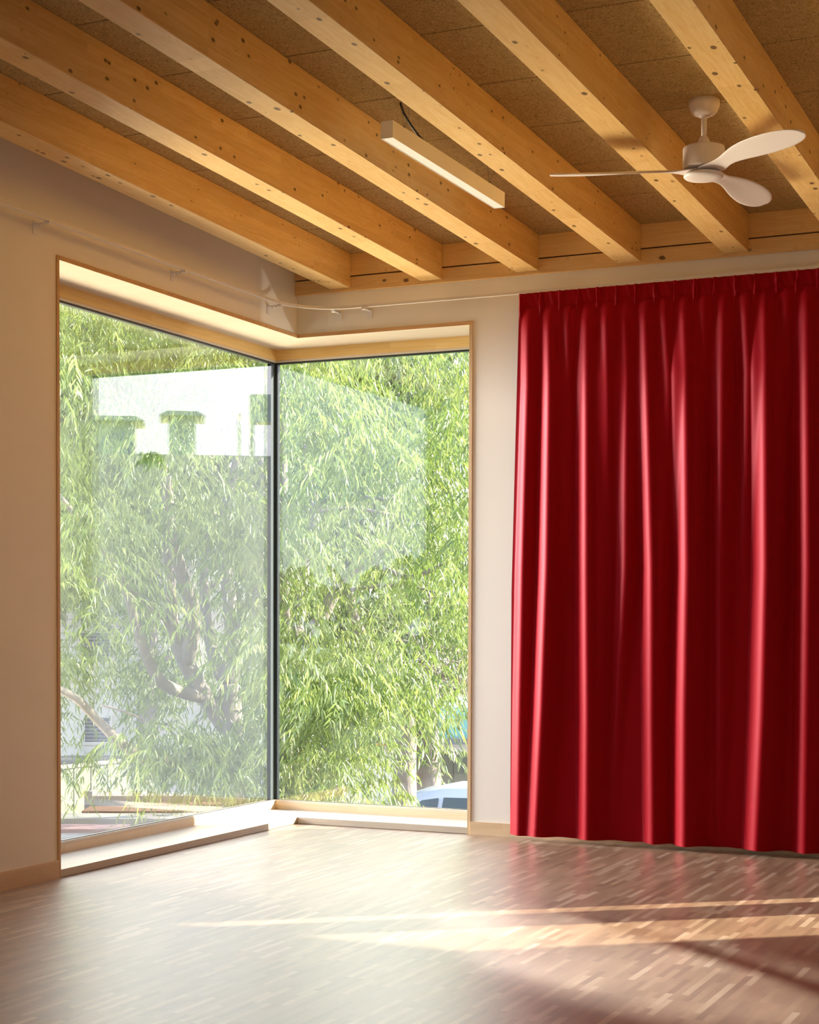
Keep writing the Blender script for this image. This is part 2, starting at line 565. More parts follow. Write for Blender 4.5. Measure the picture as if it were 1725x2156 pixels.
def striped(name, c1, c2, axis, period, frac=0.12, rough=0.6, bump=0.5):
    """corrugated or boarded sheet: thin darker grooves at a regular pitch"""
    mt, t, b = newmat(name)
    L = t.links.new
    tc = t.nodes.new('ShaderNodeTexCoord')
    sp = t.nodes.new('ShaderNodeSeparateXYZ'); L(tc.outputs['Object'], sp.inputs[0])
    d = t.nodes.new('ShaderNodeMath'); d.operation = 'DIVIDE'; L(sp.outputs['XYZ'.index(axis.upper())], d.inputs[0]); d.inputs[1].default_value = period
    f = t.nodes.new('ShaderNodeMath'); f.operation = 'FRACT'; L(d.outputs[0], f.inputs[0])
    g = t.nodes.new('ShaderNodeMath'); g.operation = 'LESS_THAN'; L(f.outputs[0], g.inputs[0]); g.inputs[1].default_value = frac
    mx = t.nodes.new('ShaderNodeMix'); mx.data_type = 'RGBA'
    mx.inputs[6].default_value = (*c1, 1); mx.inputs[7].default_value = (*c2, 1)
    L(g.outputs[0], mx.inputs[0]); L(mx.outputs[2], b.inputs['Base Color'])
    setin(b, Roughness=rough)
    return mt


M = {}
M['wall'] = plain('wall_plaster', (0.87, 0.825, 0.72), 0.75, noise=0.015, scale=3, bump=0.03)
M['beam'] = wood('spruce_beam', (0.90, 0.65, 0.30), (0.76, 0.46, 0.15), 'y', knot_scale=13.5, laminate=0.10)
M['ledger'] = wood('spruce_ledger', (0.86, 0.60, 0.28), (0.70, 0.42, 0.15), 'x', knot_scale=12)
M['lining'] = wood('pale_pine_lining', (0.76, 0.66, 0.53), (0.68, 0.57, 0.42), 'x', knots=False, ring=0.35)
M['lining_y'] = wood('pale_pine_lining_long', (0.76, 0.66, 0.53), (0.68, 0.57, 0.42), 'y', knots=False, ring=0.35)
M['jamb'] = wood('pale_jamb_edge', (0.72, 0.54, 0.32), (0.62, 0.44, 0.24), 'z', knots=False)
M['edging'] = wood('sawn_board_edge', (0.74, 0.47, 0.22), (0.52, 0.30, 0.12), 'x', knots=False)
M['sill'] = wood('sill_board', (0.66, 0.59, 0.47), (0.58, 0.49, 0.36), 'x', knots=False, ring=0.35)
M['sill_y'] = wood('sill_board_long', (0.66, 0.59, 0.47), (0.58, 0.49, 0.36), 'y', knots=False, ring=0.35)
M['edge'] = wood('plywood_edge', (0.70, 0.45, 0.22), (0.52, 0.30, 0.12), 'z', knots=False)
M['frame_x'] = wood('larch_frame_across', (0.82, 0.66, 0.45), (0.76, 0.57, 0.35), 'x', knots=False, laminate=0.08)
M['frame_y'] = wood('larch_frame_along', (0.82, 0.66, 0.45), (0.76, 0.57, 0.35), 'y', knots=False, laminate=0.08)
M['head_x'] = wood('golden_head_rail', (0.96, 0.70, 0.30), (0.86, 0.55, 0.17), 'x', knots=False, laminate=0.10)
M['head_y'] = wood('golden_head_rail_long', (0.96, 0.70, 0.30), (0.86, 0.55, 0.17), 'y', knots=False, laminate=0.10)
M['base'] = wood('oak_skirting', (0.80, 0.62, 0.40), (0.70, 0.50, 0.29), 'x', knots=False, laminate=0.08)
M['dark_wall'] = plain('dark_unseen_walls', (0.16, 0.10, 0.06), 0.7)  # unseen walls made dark to cut bounced light in the room
M['floor'] = floor_mat()
M['ceiling'] = ceiling_mat()
M['glass'] = glass_mat()
M['gasket'] = plain('black_gasket', (0.02, 0.03, 0.03), 0.35)
M['spacer'] = plain('grey_spacer', (0.11, 0.14, 0.15), 0.3)
M['white'] = plain('white_paint', (0.80, 0.77, 0.74), 0.35, noise=0.01)
M['fan'] = plain('white_fan_lacquer', (0.80, 0.74, 0.72), 0.42, noise=0.01)
M['lamp'] = plain('white_lamp_housing', (0.84, 0.80, 0.74), 0.4, noise=0.01)
M['black'] = plain('black_rubber_and_gap_shade', (0.015, 0.015, 0.015), 0.5)
M['steel'] = plain('steel_wire', (0.25, 0.25, 0.25), 0.35, metal=0.8)
M['velvet'] = velvet_mat()
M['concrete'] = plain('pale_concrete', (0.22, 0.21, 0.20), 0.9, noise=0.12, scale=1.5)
M['facade'] = plain('white_render', (0.86, 0.83, 0.78), 0.85, noise=0.04, scale=0.7)
M['siding'] = striped('white_lap_siding', (0.82, 0.80, 0.77), (0.50, 0.48, 0.48), 'z', 0.115, 0.14)
M['shutter'] = striped('grey_louvre', (0.30, 0.32, 0.38), (0.10, 0.11, 0.17), 'z', 0.06, 0.35)
M['fence'] = striped('pale_green_sheet', (0.185, 0.20, 0.155), (0.12, 0.135, 0.105), 'x', 0.36, 0.05)
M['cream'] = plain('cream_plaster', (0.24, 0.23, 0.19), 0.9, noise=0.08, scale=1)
M['rust'] = plain('rust_brown_soil', (0.15, 0.075, 0.04), 0.95, noise=0.3, scale=20)
M['pink'] = plain('salmon_paint', (0.28, 0.165, 0.15), 0.8, noise=0.08)
M['red'] = plain('red_lead_steel', (0.78, 0.16, 0.07), 0.5, noise=0.05)
M['teal'] = plain('teal_sheet', (0.28, 0.56, 0.50), 0.5, noise=0.06)
M['asphalt'] = plain('grey_beige_asphalt', (0.17, 0.165, 0.16), 0.95, noise=0.12, scale=0.8)  # grey-beige ground tone with random mottling
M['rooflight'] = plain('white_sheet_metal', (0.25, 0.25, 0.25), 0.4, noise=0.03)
M['carpaint'] = plain('silver_white_car_paint', (0.60, 0.61, 0.62), 0.3, noise=0.01)
M['carglass'] = plain('dark_car_glass', (0.07, 0.10, 0.10), 0.3, spec=0.3)
M['tyre'] = plain('tyre_rubber', (0.03, 0.03, 0.03), 0.8)
M['bark'] = bark_mat('pale_grey_bark', (0.21, 0.18, 0.155), (0.36, 0.32, 0.285))
M['twig'] = bark_mat('pale_twig_bark', (0.34, 0.29, 0.24), (0.50, 0.44, 0.38))
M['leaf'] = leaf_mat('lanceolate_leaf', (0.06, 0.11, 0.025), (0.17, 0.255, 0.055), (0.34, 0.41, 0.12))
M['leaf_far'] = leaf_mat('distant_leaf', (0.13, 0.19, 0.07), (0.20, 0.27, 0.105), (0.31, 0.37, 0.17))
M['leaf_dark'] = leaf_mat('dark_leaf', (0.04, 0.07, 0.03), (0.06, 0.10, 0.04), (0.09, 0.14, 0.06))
M['warm_facade'] = plain('warm_grey_render', (0.80, 0.71, 0.58), 0.9, noise=0.1)
M['dim_jamb'] = plain('grey_green_dimmed_jamb', (0.17, 0.17, 0.14), 0.6)
M['dark_facade'] = plain('grey_green_render', (0.60, 0.62, 0.52), 0.9, noise=0.1)

# ------------------------------------------------------------------ room shell
XR, YF = 8.0, -11.0        # right wall and front wall
ZT = 4.1
bm = bmesh.new()
box(bm, -WT, XR + 0.3, YF - 0.3, WT, -0.30, 0.0)
mesh_obj('floor', bm, M['floor'])['kind'] = 'structure'

bm = bmesh.new()   # left wall: solid part, lintel over the corner window
box(bm, -WT, 0, YF - 0.3, -A, -3.4, ZT)
box(bm, -WT, 0, -A, WT, H, ZT)
mesh_obj('wall_left', bm, M['wall'])['kind'] = 'structure'

W2A, W2B = 4.75, 7.15      # second window, outside the picture
bm = bmesh.new()
box(bm, 0, B, 0, WT, H, ZT)
box(bm, B, W2A, 0, WT, -3.4, ZT)
box(bm, W2A, W2B, 0, WT, H, ZT)
box(bm, W2B, XR + 0.3, 0, WT, -3.4, ZT)
mesh_obj('wall_back', bm, M['wall'])['kind'] = 'structure'

bm = bmesh.new()
box(bm, XR, XR + 0.3, YF, 0, 0, ZT)
mesh_obj('wall_right', bm, M['dark_wall'])['kind'] = 'structure'
bm = bmesh.new()
box(bm, -WT, XR + 0.3, YF - 0.3, YF, 0, ZT)
mesh_obj('wall_front', bm, M['dark_wall'])['kind'] = 'structure'

# ceiling: sloping deck of 600 mm wood-wool boards with open joints
bm = bmesh.new()
y = 0.0
while y > YF:
    y1 = max(y - 0.6, YF)
    x = -0.0
    g = 0.0045
    vs = box(bm, 0, XR, y1 + g, y - g, 0, 0.03)
    for v in vs: v.co.z += zceil(v.co.y)
    y = y1
vs = box(bm, -WT, XR + 0.3, YF - 0.3, WT, 0.03, 0.20)
for v in vs: v.co.z += zceil(v.co.y)
for f_ in set(f for v in vs for f in v.link_faces): f_.material_index = 1
o = mesh_obj('ceiling', bm, M['ceiling'])
o.data.materials.append(M['black'])
o['kind'] = 'structure'

# timber on top of the back wall: continuous sill plate and blocking with a shadow gap
bm = bmesh.new()
box(bm, 0.0, XR, -0.030, 0.0, 3.235, 3.316)
mesh_obj('trim_1', bm, M['ledger'])['kind'] = 'structure'
bm = bmesh.new()
box(bm, 0.0, XR, -0.027, 0.0, 3.325, 3.4545)
mesh_obj('trim_2', bm, M['ledger'])['kind'] = 'structure'

bm = bmesh.new()
box(bm, 0.0, XR, -0.004, 0.0, 3.316, 3.325)  # black strip painting the shade inside the gap
mesh_obj('trim_gap_shade', bm, M['black'])['kind'] = 'structure'

# beams
where = ['nearest the left wall, above the corner window', 'second from the left wall', 'third from the left wall, left of the hanging lamp',
         'fourth from the left wall, right of the hanging lamp', 'between the hanging lamp and the ceiling fan', 'just right of the fan mount, behind its blade',
         'well right of the ceiling fan, out towards the right wall']
for i in range(12):
    x1 = 0.3804 + 0.601 * i
    x0 = x1 - 0.138
    bm = bmesh.new()
    vs = box(bm, x0, x1, YF, -0.031, 0, 0.2035)
    bevelled(bm, 0.003, 1)
    for v in bm.verts: v.co.z += zbeam(v.co.y)
    o = mesh_obj('ceiling_beam', bm, M['beam'])
    lab = where[min(i, 6)]
    tag(o, 'knotty golden spruce ceiling beam ' + lab, 'beam', 'spruce beams under the ceiling')

# skirting boards
bm = bmesh.new(); box(bm, 0.0, 0.012, YF, -A - 0.021, 0.0, 0.088); mesh_obj('baseboard_left', bm, M['base'])['kind'] = 'structure'
bm = bmesh.new(); box(bm, B + 0.001, W2A, -0.012, 0.0, 0.0, 0.075); mesh_obj('baseboard_back', bm, M['base'])['kind'] = 'structure'

# ------------------------------------------------------------------ corner window
win = empty('window_1', (0, 0, 0), kind='structure')
T = 0.02   # board thickness
GP = G + 0.018      # pane set-back
GT = 0.026
bm = bmesh.new()          # head lining, L-shaped, and the two jamb boards
P = 0.006                 # stands proud of the plaster
prism(bm, [(P, -A), (P, -P), (B, -P), (B, WT), (-WT, WT), (-WT, -A)], 'z', H - T, H + 0.0)
mesh_obj('head_lining', bm, M['lining'], win)
bm = bmesh.new()
prism(bm, [(P + 0.0015, -A), (P + 0.0015, -P - 0.0015), (B, -P - 0.0015), (B, -P), (P, -P), (P, -A)], 'z', H - T - 0.001, H + 0.001)
mesh_obj('head_edging', bm, M['edging'], win)
bm = bmesh.new(); box(bm, -WT, P, -A - T, -A, 0.0, H); mesh_obj('jamb_lining', bm, M['edge'], win)
bm = bmesh.new(); box(bm, B - T, B, -P, 0.03, 0.0, H - T); mesh_obj('jamb_lining', bm, M['jamb'], win)
bm = bmesh.new(); box(bm, B - T, B, 0.03, WT + 0.01, 0.0, H - T); mesh_obj('dimmed_jamb_face', bm, M['dim_jamb'], win)  # grey-green face, darkened in colour to keep its mirror image dim
# sill boards with their mitre at the corner
SH = 0.0393
bm = bmesh.new(); prism(bm, [(P, -A), (P, -P), (-WT, WT), (-WT, -A)], 'z', 0.002, SH); mesh_obj('window_sill', bm, M['sill_y'], win)
bm = bmesh.new(); prism(bm, [(P, -P), (B - T, -P), (B - T, WT), (-WT, WT)], 'z', 0.002, SH); mesh_obj('window_sill', bm, M['sill'], win)
# frame: bottom and top rails with a paler glazing bead
FB, FT = 0.058, 0.0844
FD = 0.05


def rail(name, z0, z1, off, depth, mx_, my_):
    o1 = G + off
    bm = bmesh.new()
    prism(bm, [(-o1, -A), (-o1, o1), (-o1 - depth, o1 + depth), (-o1 - depth, -A)], 'z', z0, z1)
    mesh_obj(name, bm, my_, win)
    bm = bmesh.new()
    prism(bm, [(-o1, o1), (B - T, o1), (B - T, o1 + depth), (-o1 - depth, o1 + depth)], 'z', z0, z1)
    mesh_obj(name, bm, mx_, win)


rail('frame_rail', SH, SH + 0.043, 0.0, FD, M['frame_x'], M['frame_y'])
rail('glazing_bead', SH + 0.043, SH + FB, 0.004, FD - 0.004, M['lining'], M['lining_y'])
rail('frame_rail', H - T - 0.066, H - T, 0.0, FD, M['head_x'], M['head_y'])
rail('glazing_bead', H - T - FT + 0.004, H - T - 0.066, 0.004, FD - 0.004, M['lining'], M['lining_y'])
rail('gasket', H - T - FT - 0.006, H - T - FT + 0.004, 0.012, 0.03, M['gasket'], M['gasket'])
rail('gasket', SH + FB, SH + FB + 0.003, 0.016, 0.005, M['gasket'], M['gasket'])
# panes (sealed units) meeting at a glazed corner
ztop, zbot = H - T - FT, SH + FB
bm = bmesh.new(); box(bm, -GP - GT, -GP, -A, GP - 0.052, zbot, ztop); o = mesh_obj('window_pane', bm, M['glass'], win)
bm = bmesh.new(); box(bm, -GP + 0.021, B - T, GP, GP + GT, zbot, ztop); o = mesh_obj('window_pane', bm, M['glass'], win)
bm = bmesh.new(); box(bm, -GP - GT, -GP + 0.000, GP - 0.052, GP + 0.003, zbot, ztop); mesh_obj('corner_spacer', bm, M['spacer'], win)
bm = bmesh.new(); box(bm, -GP + 0.000, -GP + 0.021, GP - 0.003, GP + GT, zbot, ztop); mesh_obj('corner_seal', bm, M['gasket'], win)

# ------------------------------------------------------------------ curtain rail with brackets
rail_root = empty('curtain_rail', (0.08, -1.5, 3.12), 'white curved curtain rail running along the left wall and round the corner', 'curtain rail')
zr = 3.119
path = [(0.08, YF + 0.3), (0.08, -0.42)]
r0 = 0.34
for k in range(1, 13):
    a = math.pi / 2 * k / 12
    path.append((0.08 + r0 - r0 * math.cos(a), -0.42 + r0 * math.sin(a)))
path += [(W2B + 0.3, -0.08)]


def sweep_rail(bm, path, w, z0, z1, slot=False):
    n = len(path)
    L_, R_ = [], []
    for i, p in enumerate(path):
        a = path[max(0, i - 1)]; b_ = path[min(n - 1, i + 1)]
        d = Vector((b_[0] - a[0], b_[1] - a[1])).normalized()
        nx, ny = -d.y, d.x
        L_.append((p[0] + nx * w, p[1] + ny * w)); R_.append((p[0] - nx * w, p[1] - ny * w))
    v = []
    for i in range(n):
        v.append([bm.verts.new((*L_[i], z0)), bm.verts.new((*R_[i], z0)), bm.verts.new((*R_[i], z1)), bm.verts.new((*L_[i], z1))])
    for a, b_ in zip(v, v[1:]):
        for k in range(4):
            bm.faces.new((a[k], a[(k + 1) % 4], b_[(k + 1) % 4], b_[k]))
    bm.faces.new(v[0]); bm.faces.new(v[-1][::-1])
    bmesh.ops.recalc_face_normals(bm, faces=bm.faces)


bm = bmesh.new()
sweep_rail(bm, path, 0.006, zr, zr + 0.014)
sweep_rail(bm, path, 0.0095, zr - 0.003, zr + 0.002)
o = mesh_obj('rail_track', bm, M['white']); o.parent = rail_root; o.matrix_parent_inverse = Matrix.Translation(-rail_root.location)


def bracket(x, y, wall):
    """angle bracket: plate on the plaster, arm under the rail, small clamp"""
    bm = bmesh.new()
    if wall == 'left':
        box(bm, 0.0, 0.004, y - 0.014, y + 0.014, zr - 0.055, zr + 0.004)
        box(bm, 0.0, 0.078, y - 0.007, y + 0.007, zr - 0.012, zr - 0.006)
        box(bm, 0.066, 0.094, y - 0.012, y + 0.012, zr - 0.016, zr - 0.002)
        tube(bm, [(0.03, y, zr - 0.021), (0.03, y, zr - 0.005)], 0.005, 8)
        tube(bm, [(0.052, y, zr - 0.019), (0.052, y, zr - 0.005)], 0.004, 8)
    else:
        box(bm, x - 0.014, x + 0.014, -0.004, 0.0, zr - 0.055, zr + 0.004)
        box(bm, x - 0.007, x + 0.007, -0.078, 0.0, zr - 0.012, zr - 0.006)
        box(bm, x - 0.012, x + 0.012, -0.094, -0.066, zr - 0.016, zr - 0.002)
    o = mesh_obj('bracket', bm, M['white']); o.parent = rail_root
    o.matrix_parent_inverse = Matrix.Translation(-rail_root.location)


for y in (-3.78, -2.58, -1.40, -0.36): bracket(0, y, 'left')
for x in (0.293, 0.495, 1.62, 2.8): bracket(x, 0, 'back')

# ------------------------------------------------------------------ red curtains
ROWZ = np.array([3.10, 3.02, 2.60, 1.54, 0.74, -0.04])
# creases: x at each height, strength at each height
CR = [
    ([1.498, 1.500, 1.500, 1.470, 1.458, 1.452], [0.00, .05, .06, .07, .07, .07]),
    ([1.619, 1.619, 1.617, 1.600, 1.575, 1.545], [.03, .06, .10, .13, .13, .10]),
    ([1.735, 1.735, 1.740, 1.760, 1.77, 1.78], [.03, .06, .06, .01, .0, .0]),
    ([1.845, 1.842, 1.833, 1.836, 1.846, 1.85], [.03, .06, .11, .13, .13, .11]),
    ([1.956, 1.956, 1.954, 1.975, 1.98, 1.98], [.03, .07, .10, .06, .015, .0]),
    ([2.066, 2.066, 2.070, 2.075, 2.05, 2.03], [.03, .05, .09, .08, .03, .0]),
    ([2.177, 2.178, 2.183, 2.212, 2.225, 2.24], [.03, .06, .10, .12, .10, .09]),
    ([2.285, 2.287, 2.308, 2.33, 2.33, 2.33], [.03, .06, .085, .03, .0, .0]),
    ([2.399, 2.398, 2.392, 2.402, 2.398, 2.40], [.03, .06, .12, .15, .14, .14]),
    ([2.508, 2.508, 2.520, 2.53, 2.53, 2.53], [.03, .06, .055, .01, .0, .0]),
    ([2.620, 2.616, 2.604, 2.612, 2.625, 2.64], [.03, .06, .09, .07, .05, .0]),
    ([2.731, 2.733, 2.751, 2.76, 2.76, 2.76], [.03, .06, .07, .01, .0, .0]),
    ([2.841, 2.838, 2.826, 2.828, 2.815, 2.79], [.03, .06, .12, .15, .15, .14]),
    ([2.953, 2.955, 2.960, 2.97, 2.97, 2.97], [.03, .06, .045, .01, .0, .0]),
    ([3.065, 3.060, 3.049, 3.056, 3.058, 3.06], [.03, .06, .11, .13, .12, .11]),
    ([3.172, 3.172, 3.18, 3.19, 3.20, 3.20], [.03, .05, .04, .02, .0, .0]),
]


def extra_creases(x0, x1):
    out_ = []
    x, k = x0, 0
    while x < x1:
        big = k % 2 == 0
        j = random.uniform(-.03, .03)
        s = [.03, .06, .11, .13, .12, .11] if big else [.03, .05, .03, .0, .0, .0]
        out_.append(([x, x, x + j * .3, x + j * .6, x + j, x + j * 1.2], s))
        x += 0.111; k += 1
    return out_


def make_curtain(x0t, x0b, x1, creases, label, ytop=-0.08, zb=0.028):
    root = empty('curtain', (x0t, -0.1, 0.0), label, 'curtain')
    NX = int((x1 - x0t) / 0.0055)
    zs = np.concatenate([np.linspace(zb, 3.0, 74), np.linspace(3.008, 3.028, 4), np.linspace(3.03, 3.113, 9)])
    NZ = len(zs)
    U = np.linspace(0, 1, NX)
    X = np.zeros((NZ, NX)); Y = np.zeros((NZ, NX)); Z = np.zeros((NZ, NX))
    rz = ROWZ[::-1]
    for r, z in enumerate(zs):
        xl = x0t + (x0b - x0t) * min(1, max(0, (3.03 - z) / 1.6))
        xs = xl + (x1 - xl) * U
        d = np.zeros(NX)
        grow = min(1.0, max(0.0, (3.035 - z) / 0.10))
        for cx, cs in creases:
            c = np.interp(z, rz, np.array(cx)[::-1]); a = np.interp(z, rz, np.array(cs)[::-1])
            if a <= 0: continue
            wd = 0.030 + 0.50 * a
            tt = (xs - c) / wd
            soft = 0.010 + 0.004 * (3 - z)
            rise = 1 / (1 + np.exp(-np.clip((xs - c) / soft * 2.2, -40, 40)))
            tpos = np.maximum(tt, 0)
            tc_ = np.minimum(tpos, 1.0)
            rise_ = (tc_ - tc_ ** 4 / 4) / 0.75
            fall_ = 0.5 + 0.5 * np.cos(np.pi * np.clip((tpos - 1.0) / 1.3, 0, 1))
            d += grow * 0.62 * a * rise_ * fall_ * rise
            # pinch pleat at the heading
            hz = min(1.0, max(0.0, (z - 2.96) / 0.06))
            d += hz * 0.020 * np.exp(-((xs - c) / 0.005) ** 2)
        d += 0.0025 * np.sin(xs * 57) * (1 - grow) + 0.0015 * np.sin(xs * 23 + z * 2.0)
        if z > 3.03: d += 0.003 * np.sin(xs * 140 + 40 * z)
        back = ytop - 0.02
        X[r], Y[r], Z[r] = xs, back - d + 0.03 * (1 - 1) , z + 0.0015 * np.sin(xs * 40) * (z < 0.1)
    th = 0.002

    def grid(name, r0, r1, push):
        nz = r1 - r0
        front = np.stack([X[r0:r1], Y[r0:r1] - push, Z[r0:r1]], -1).reshape(-1, 3)
        bk = front + np.array([0, th + 2 * push, 0])
        co = np.concatenate([front, bk])
        n = nz * NX
        idx = (np.arange(nz - 1)[:, None] * NX + np.arange(NX - 1)[None]).ravel()
        fr = np.stack([idx, idx + 1, idx + 1 + NX, idx + NX], -1)
        bf = fr[:, ::-1] + n
        b0 = np.arange(NX - 1); e1 = np.stack([b0 + 1, b0, b0 + n, b0 + 1 + n], -1)
        t0 = b0 + (nz - 1) * NX; e2 = np.stack([t0, t0 + 1, t0 + 1 + n, t0 + n], -1)
        l0 = np.arange(nz - 1) * NX; e3 = np.stack([l0, l0 + NX, l0 + NX + n, l0 + n], -1)
        q0 = l0 + NX - 1; e4 = np.stack([q0 + NX, q0, q0 + n, q0 + NX + n], -1)
        me = bpy.data.meshes.new(name)
        me.from_pydata(co.tolist(), [], np.concatenate([fr, bf, e1, e2, e3, e4]).tolist())
        me.materials.append(M['velvet'])
        me.polygons.foreach_set('use_smooth', [True] * len(me.polygons))
        me.update()
        me.set_sharp_from_angle(angle=R(75))
        o = bpy.data.objects.new(name, me)
        COL.objects.link(o); o.parent = root
        o.matrix_parent_inverse = Matrix.Translation(-root.location)
        return o
    ih = 77
    grid('curtain_cloth', 1, ih + 1, 0.0)
    grid('hem', 0, 2, 0.0006)
    grid('pleated_heading', ih, NZ, 0.001)
    return root


make_curtain(1.489, 1.451, 5.04, CR + extra_creases(3.285, 5.0), 'long deep red pleated curtain hanging in front of the back wall, right of the window')
make_curtain(5.20, 5.20, 5.56, extra_creases(5.23, 5.55), 'narrow red curtain panel hanging beyond the right end of the long curtain')
# second window, whose edge lets the low sun in past the curtains
w2 = empty('window_2', (W2A, 0, 0), kind='structure')
def w2box(name, mat, *b):
    bm = bmesh.new(); box(bm, *b); o = mesh_obj(name, bm, mat); o.parent = w2; o.matrix_parent_inverse = Matrix.Translation(-w2.location)
w2box('window_sill', M['lining'], W2A, W2B, 0.0, WT, 0.002, SH)
w2box('head_lining', M['lining'], W2A, W2B, 0.0, WT, H - T, H)
w2box('frame_rail', M['frame_x'], W2A, W2B, G, G + FD, H - T - 0.07, H - T)
w2box('frame_rail', M['frame_x'], W2A, W2B, G, G + FD, SH, SH + FB)
w2box('window_pane', M['glass'], W2A, W2B, GP, GP + GT, SH + FB, H - T - 0.07)

# ------------------------------------------------------------------ hanging lamp
lx, ly0, ly1, lz0, lz1 = 1.812, -2.53, -1.225, 3.310, 3.384
lamp = empty('linear_pendant_lamp', (lx, (ly0 + ly1) / 2, lz0), 'slim white linear lamp hung on wires between the third and fourth beams', 'lamp')


def part(root, name, bm, mat, smooth=False, label=None):
    o = mesh_obj(name, bm, mat, None, smooth)
    o.parent = root
    o.matrix_parent_inverse = Matrix.Translation(-root.location)
    if label: o['label'] = label
    return o


bm = bmesh.new()
hw = 0.0285
wl = 0.003
box(bm, lx - hw, lx - hw + wl, ly0, ly1, lz0, lz1)
box(bm, lx + hw - wl, lx + hw, ly0, ly1, lz0, lz1)
box(bm, lx - hw + wl, lx + hw - wl, ly0, ly0 + wl, lz0, lz1)
box(bm, lx - hw + wl, lx + hw - wl, ly1 - wl, ly1, lz0, lz1)
box(bm, lx - hw + wl, lx + hw - wl, ly0 + wl, ly1 - wl, lz1 - wl, lz1)
part(lamp, 'housing', bm, M['lamp'])
M['diffuser'] = plain('frosted_diffuser', (0.93, 0.91, 0.89), 0.5, noise=0.0)
bm = bmesh.new(); box(bm, lx - hw + wl, lx + hw - wl, ly0 + wl, ly1 - wl, lz0 + 0.0015, lz0 + 0.006)
part(lamp, 'diffuser', bm, M['diffuser'])
for yy in (-2.36, -1.36):
    zc = zceil(yy)
    bm = bmesh.new()
    tube(bm, [(lx, yy, lz1 + 0.018), (lx - 0.012, yy, zc)], 0.0011, 6)
    tube(bm, [(lx, yy, lz1 + 0.018), (lx + 0.018, yy + 0.02, lz1 + 0.07), (lx + 0.01, yy + 0.012, zc)], 0.0009, 6)
    o = part(lamp, 'suspension_wire', bm, M['steel'])
    bm = bmesh.new(); tube(bm, [(lx, yy, lz1), (lx, yy, lz1 + 0.022)], 0.006, 10)
    part(lamp, 'wire_grip', bm, M['black'])
bm = bmesh.new()
yc = -2.30
tube(bm, [(lx - 0.03, yc - 0.03, zceil(yc)), (lx - 0.025, yc - 0.01, lz1 + 0.10), (lx - 0.008, yc + 0.03, lz1 + 0.055), (lx + 0.006, yc + 0.08, lz1 + 0.022), (lx + 0.012, yc + 0.14, lz1 + 0.006), (lx + 0.012, yc + 0.16, lz1 - 0.001)], 0.0052, 10)
part(lamp, 'power_cable', bm, M['black'], True)

# ------------------------------------------------------------------ ceiling fan
fx, fy = 3.013, -1.853
zc = zceil(fy)
fan = empty('ceiling_fan', (fx, fy, zc), 'white three-blade ceiling fan mounted on a short rod beside the sixth beam', 'fan')
bm = bmesh.new()
lathe(bm, [(0.066, zc + 0.004), (0.0668, zc - 0.018), (0.0655, zc - 0.027), (0.0625, zc - 0.032), (0.0615, zc - 0.036), (0.056, zc - 0.048), (0.047, zc - 0.058), (0.034, zc - 0.064), (0.024, zc - 0.066), (0.023, zc - 0.069)], (fx, fy))
part(fan, 'canopy', bm, M['fan'], True)
bm = bmesh.new(); tube(bm, [(fx, fy, zc - 0.06), (fx, fy, zc - 0.185)], 0.0115, 20)
part(fan, 'downrod', bm, M['fan'], True)
bm = bmesh.new()
lathe(bm, [(0.016, zc - 0.154), (0.018, zc - 0.158), (0.034, zc - 0.190), (0.037, zc - 0.198)], (fx, fy), 32)
part(fan, 'rod_collar', bm, M['fan'], True)
bm = bmesh.new()
zm = zc - 0.198
lathe(bm, [(0.020, zm + 0.002), (0.080, zm), (0.088, zm - 0.003), (0.090, zm - 0.010), (0.090, zm - 0.088), (0.086, zm - 0.094)], (fx, fy), 64)
o = part(fan, 'motor_housing', bm, M['fan'], True)
zb_ = zm - 0.108
# blades
toright = Vector((rt0.x, rt0.y, 0)); away = Vector((-rt0.y, rt0.x, 0))
prof = [  # radius, sweep of the mid line, half chord, rise, pitch
    (0.030, 0.000, 0.060, 0.000, 0.00), (0.075, 0.000, 0.060, 0.000, 0.05), (0.110, 0.002, 0.046, 0.001, 0.14), (0.150, 0.006, 0.036, 0.002, 0.24),
    (0.200, 0.012, 0.036, 0.003, 0.30), (0.260, 0.016, 0.047, 0.003, 0.30), (0.330, 0.016, 0.062, 0.002, 0.27),
    (0.410, 0.012, 0.074, 0.001, 0.24), (0.490, 0.006, 0.079, 0.000, 0.22), (0.560, 0.000, 0.077, 0.000, 0.21),
    (0.620, -0.006, 0.068, 0.000, 0.20), (0.665, -0.010, 0.052, 0.000, 0.20), (0.692, -0.012, 0.034, 0.000, 0.19), (0.704, -0.013, 0.014, 0.0, 0.19)]
prof = [(r if r < 0.16 else 0.16 + (r - 0.16) * 0.93, a_, b_, c_, d_) for r, a_, b_, c_, d_ in prof]
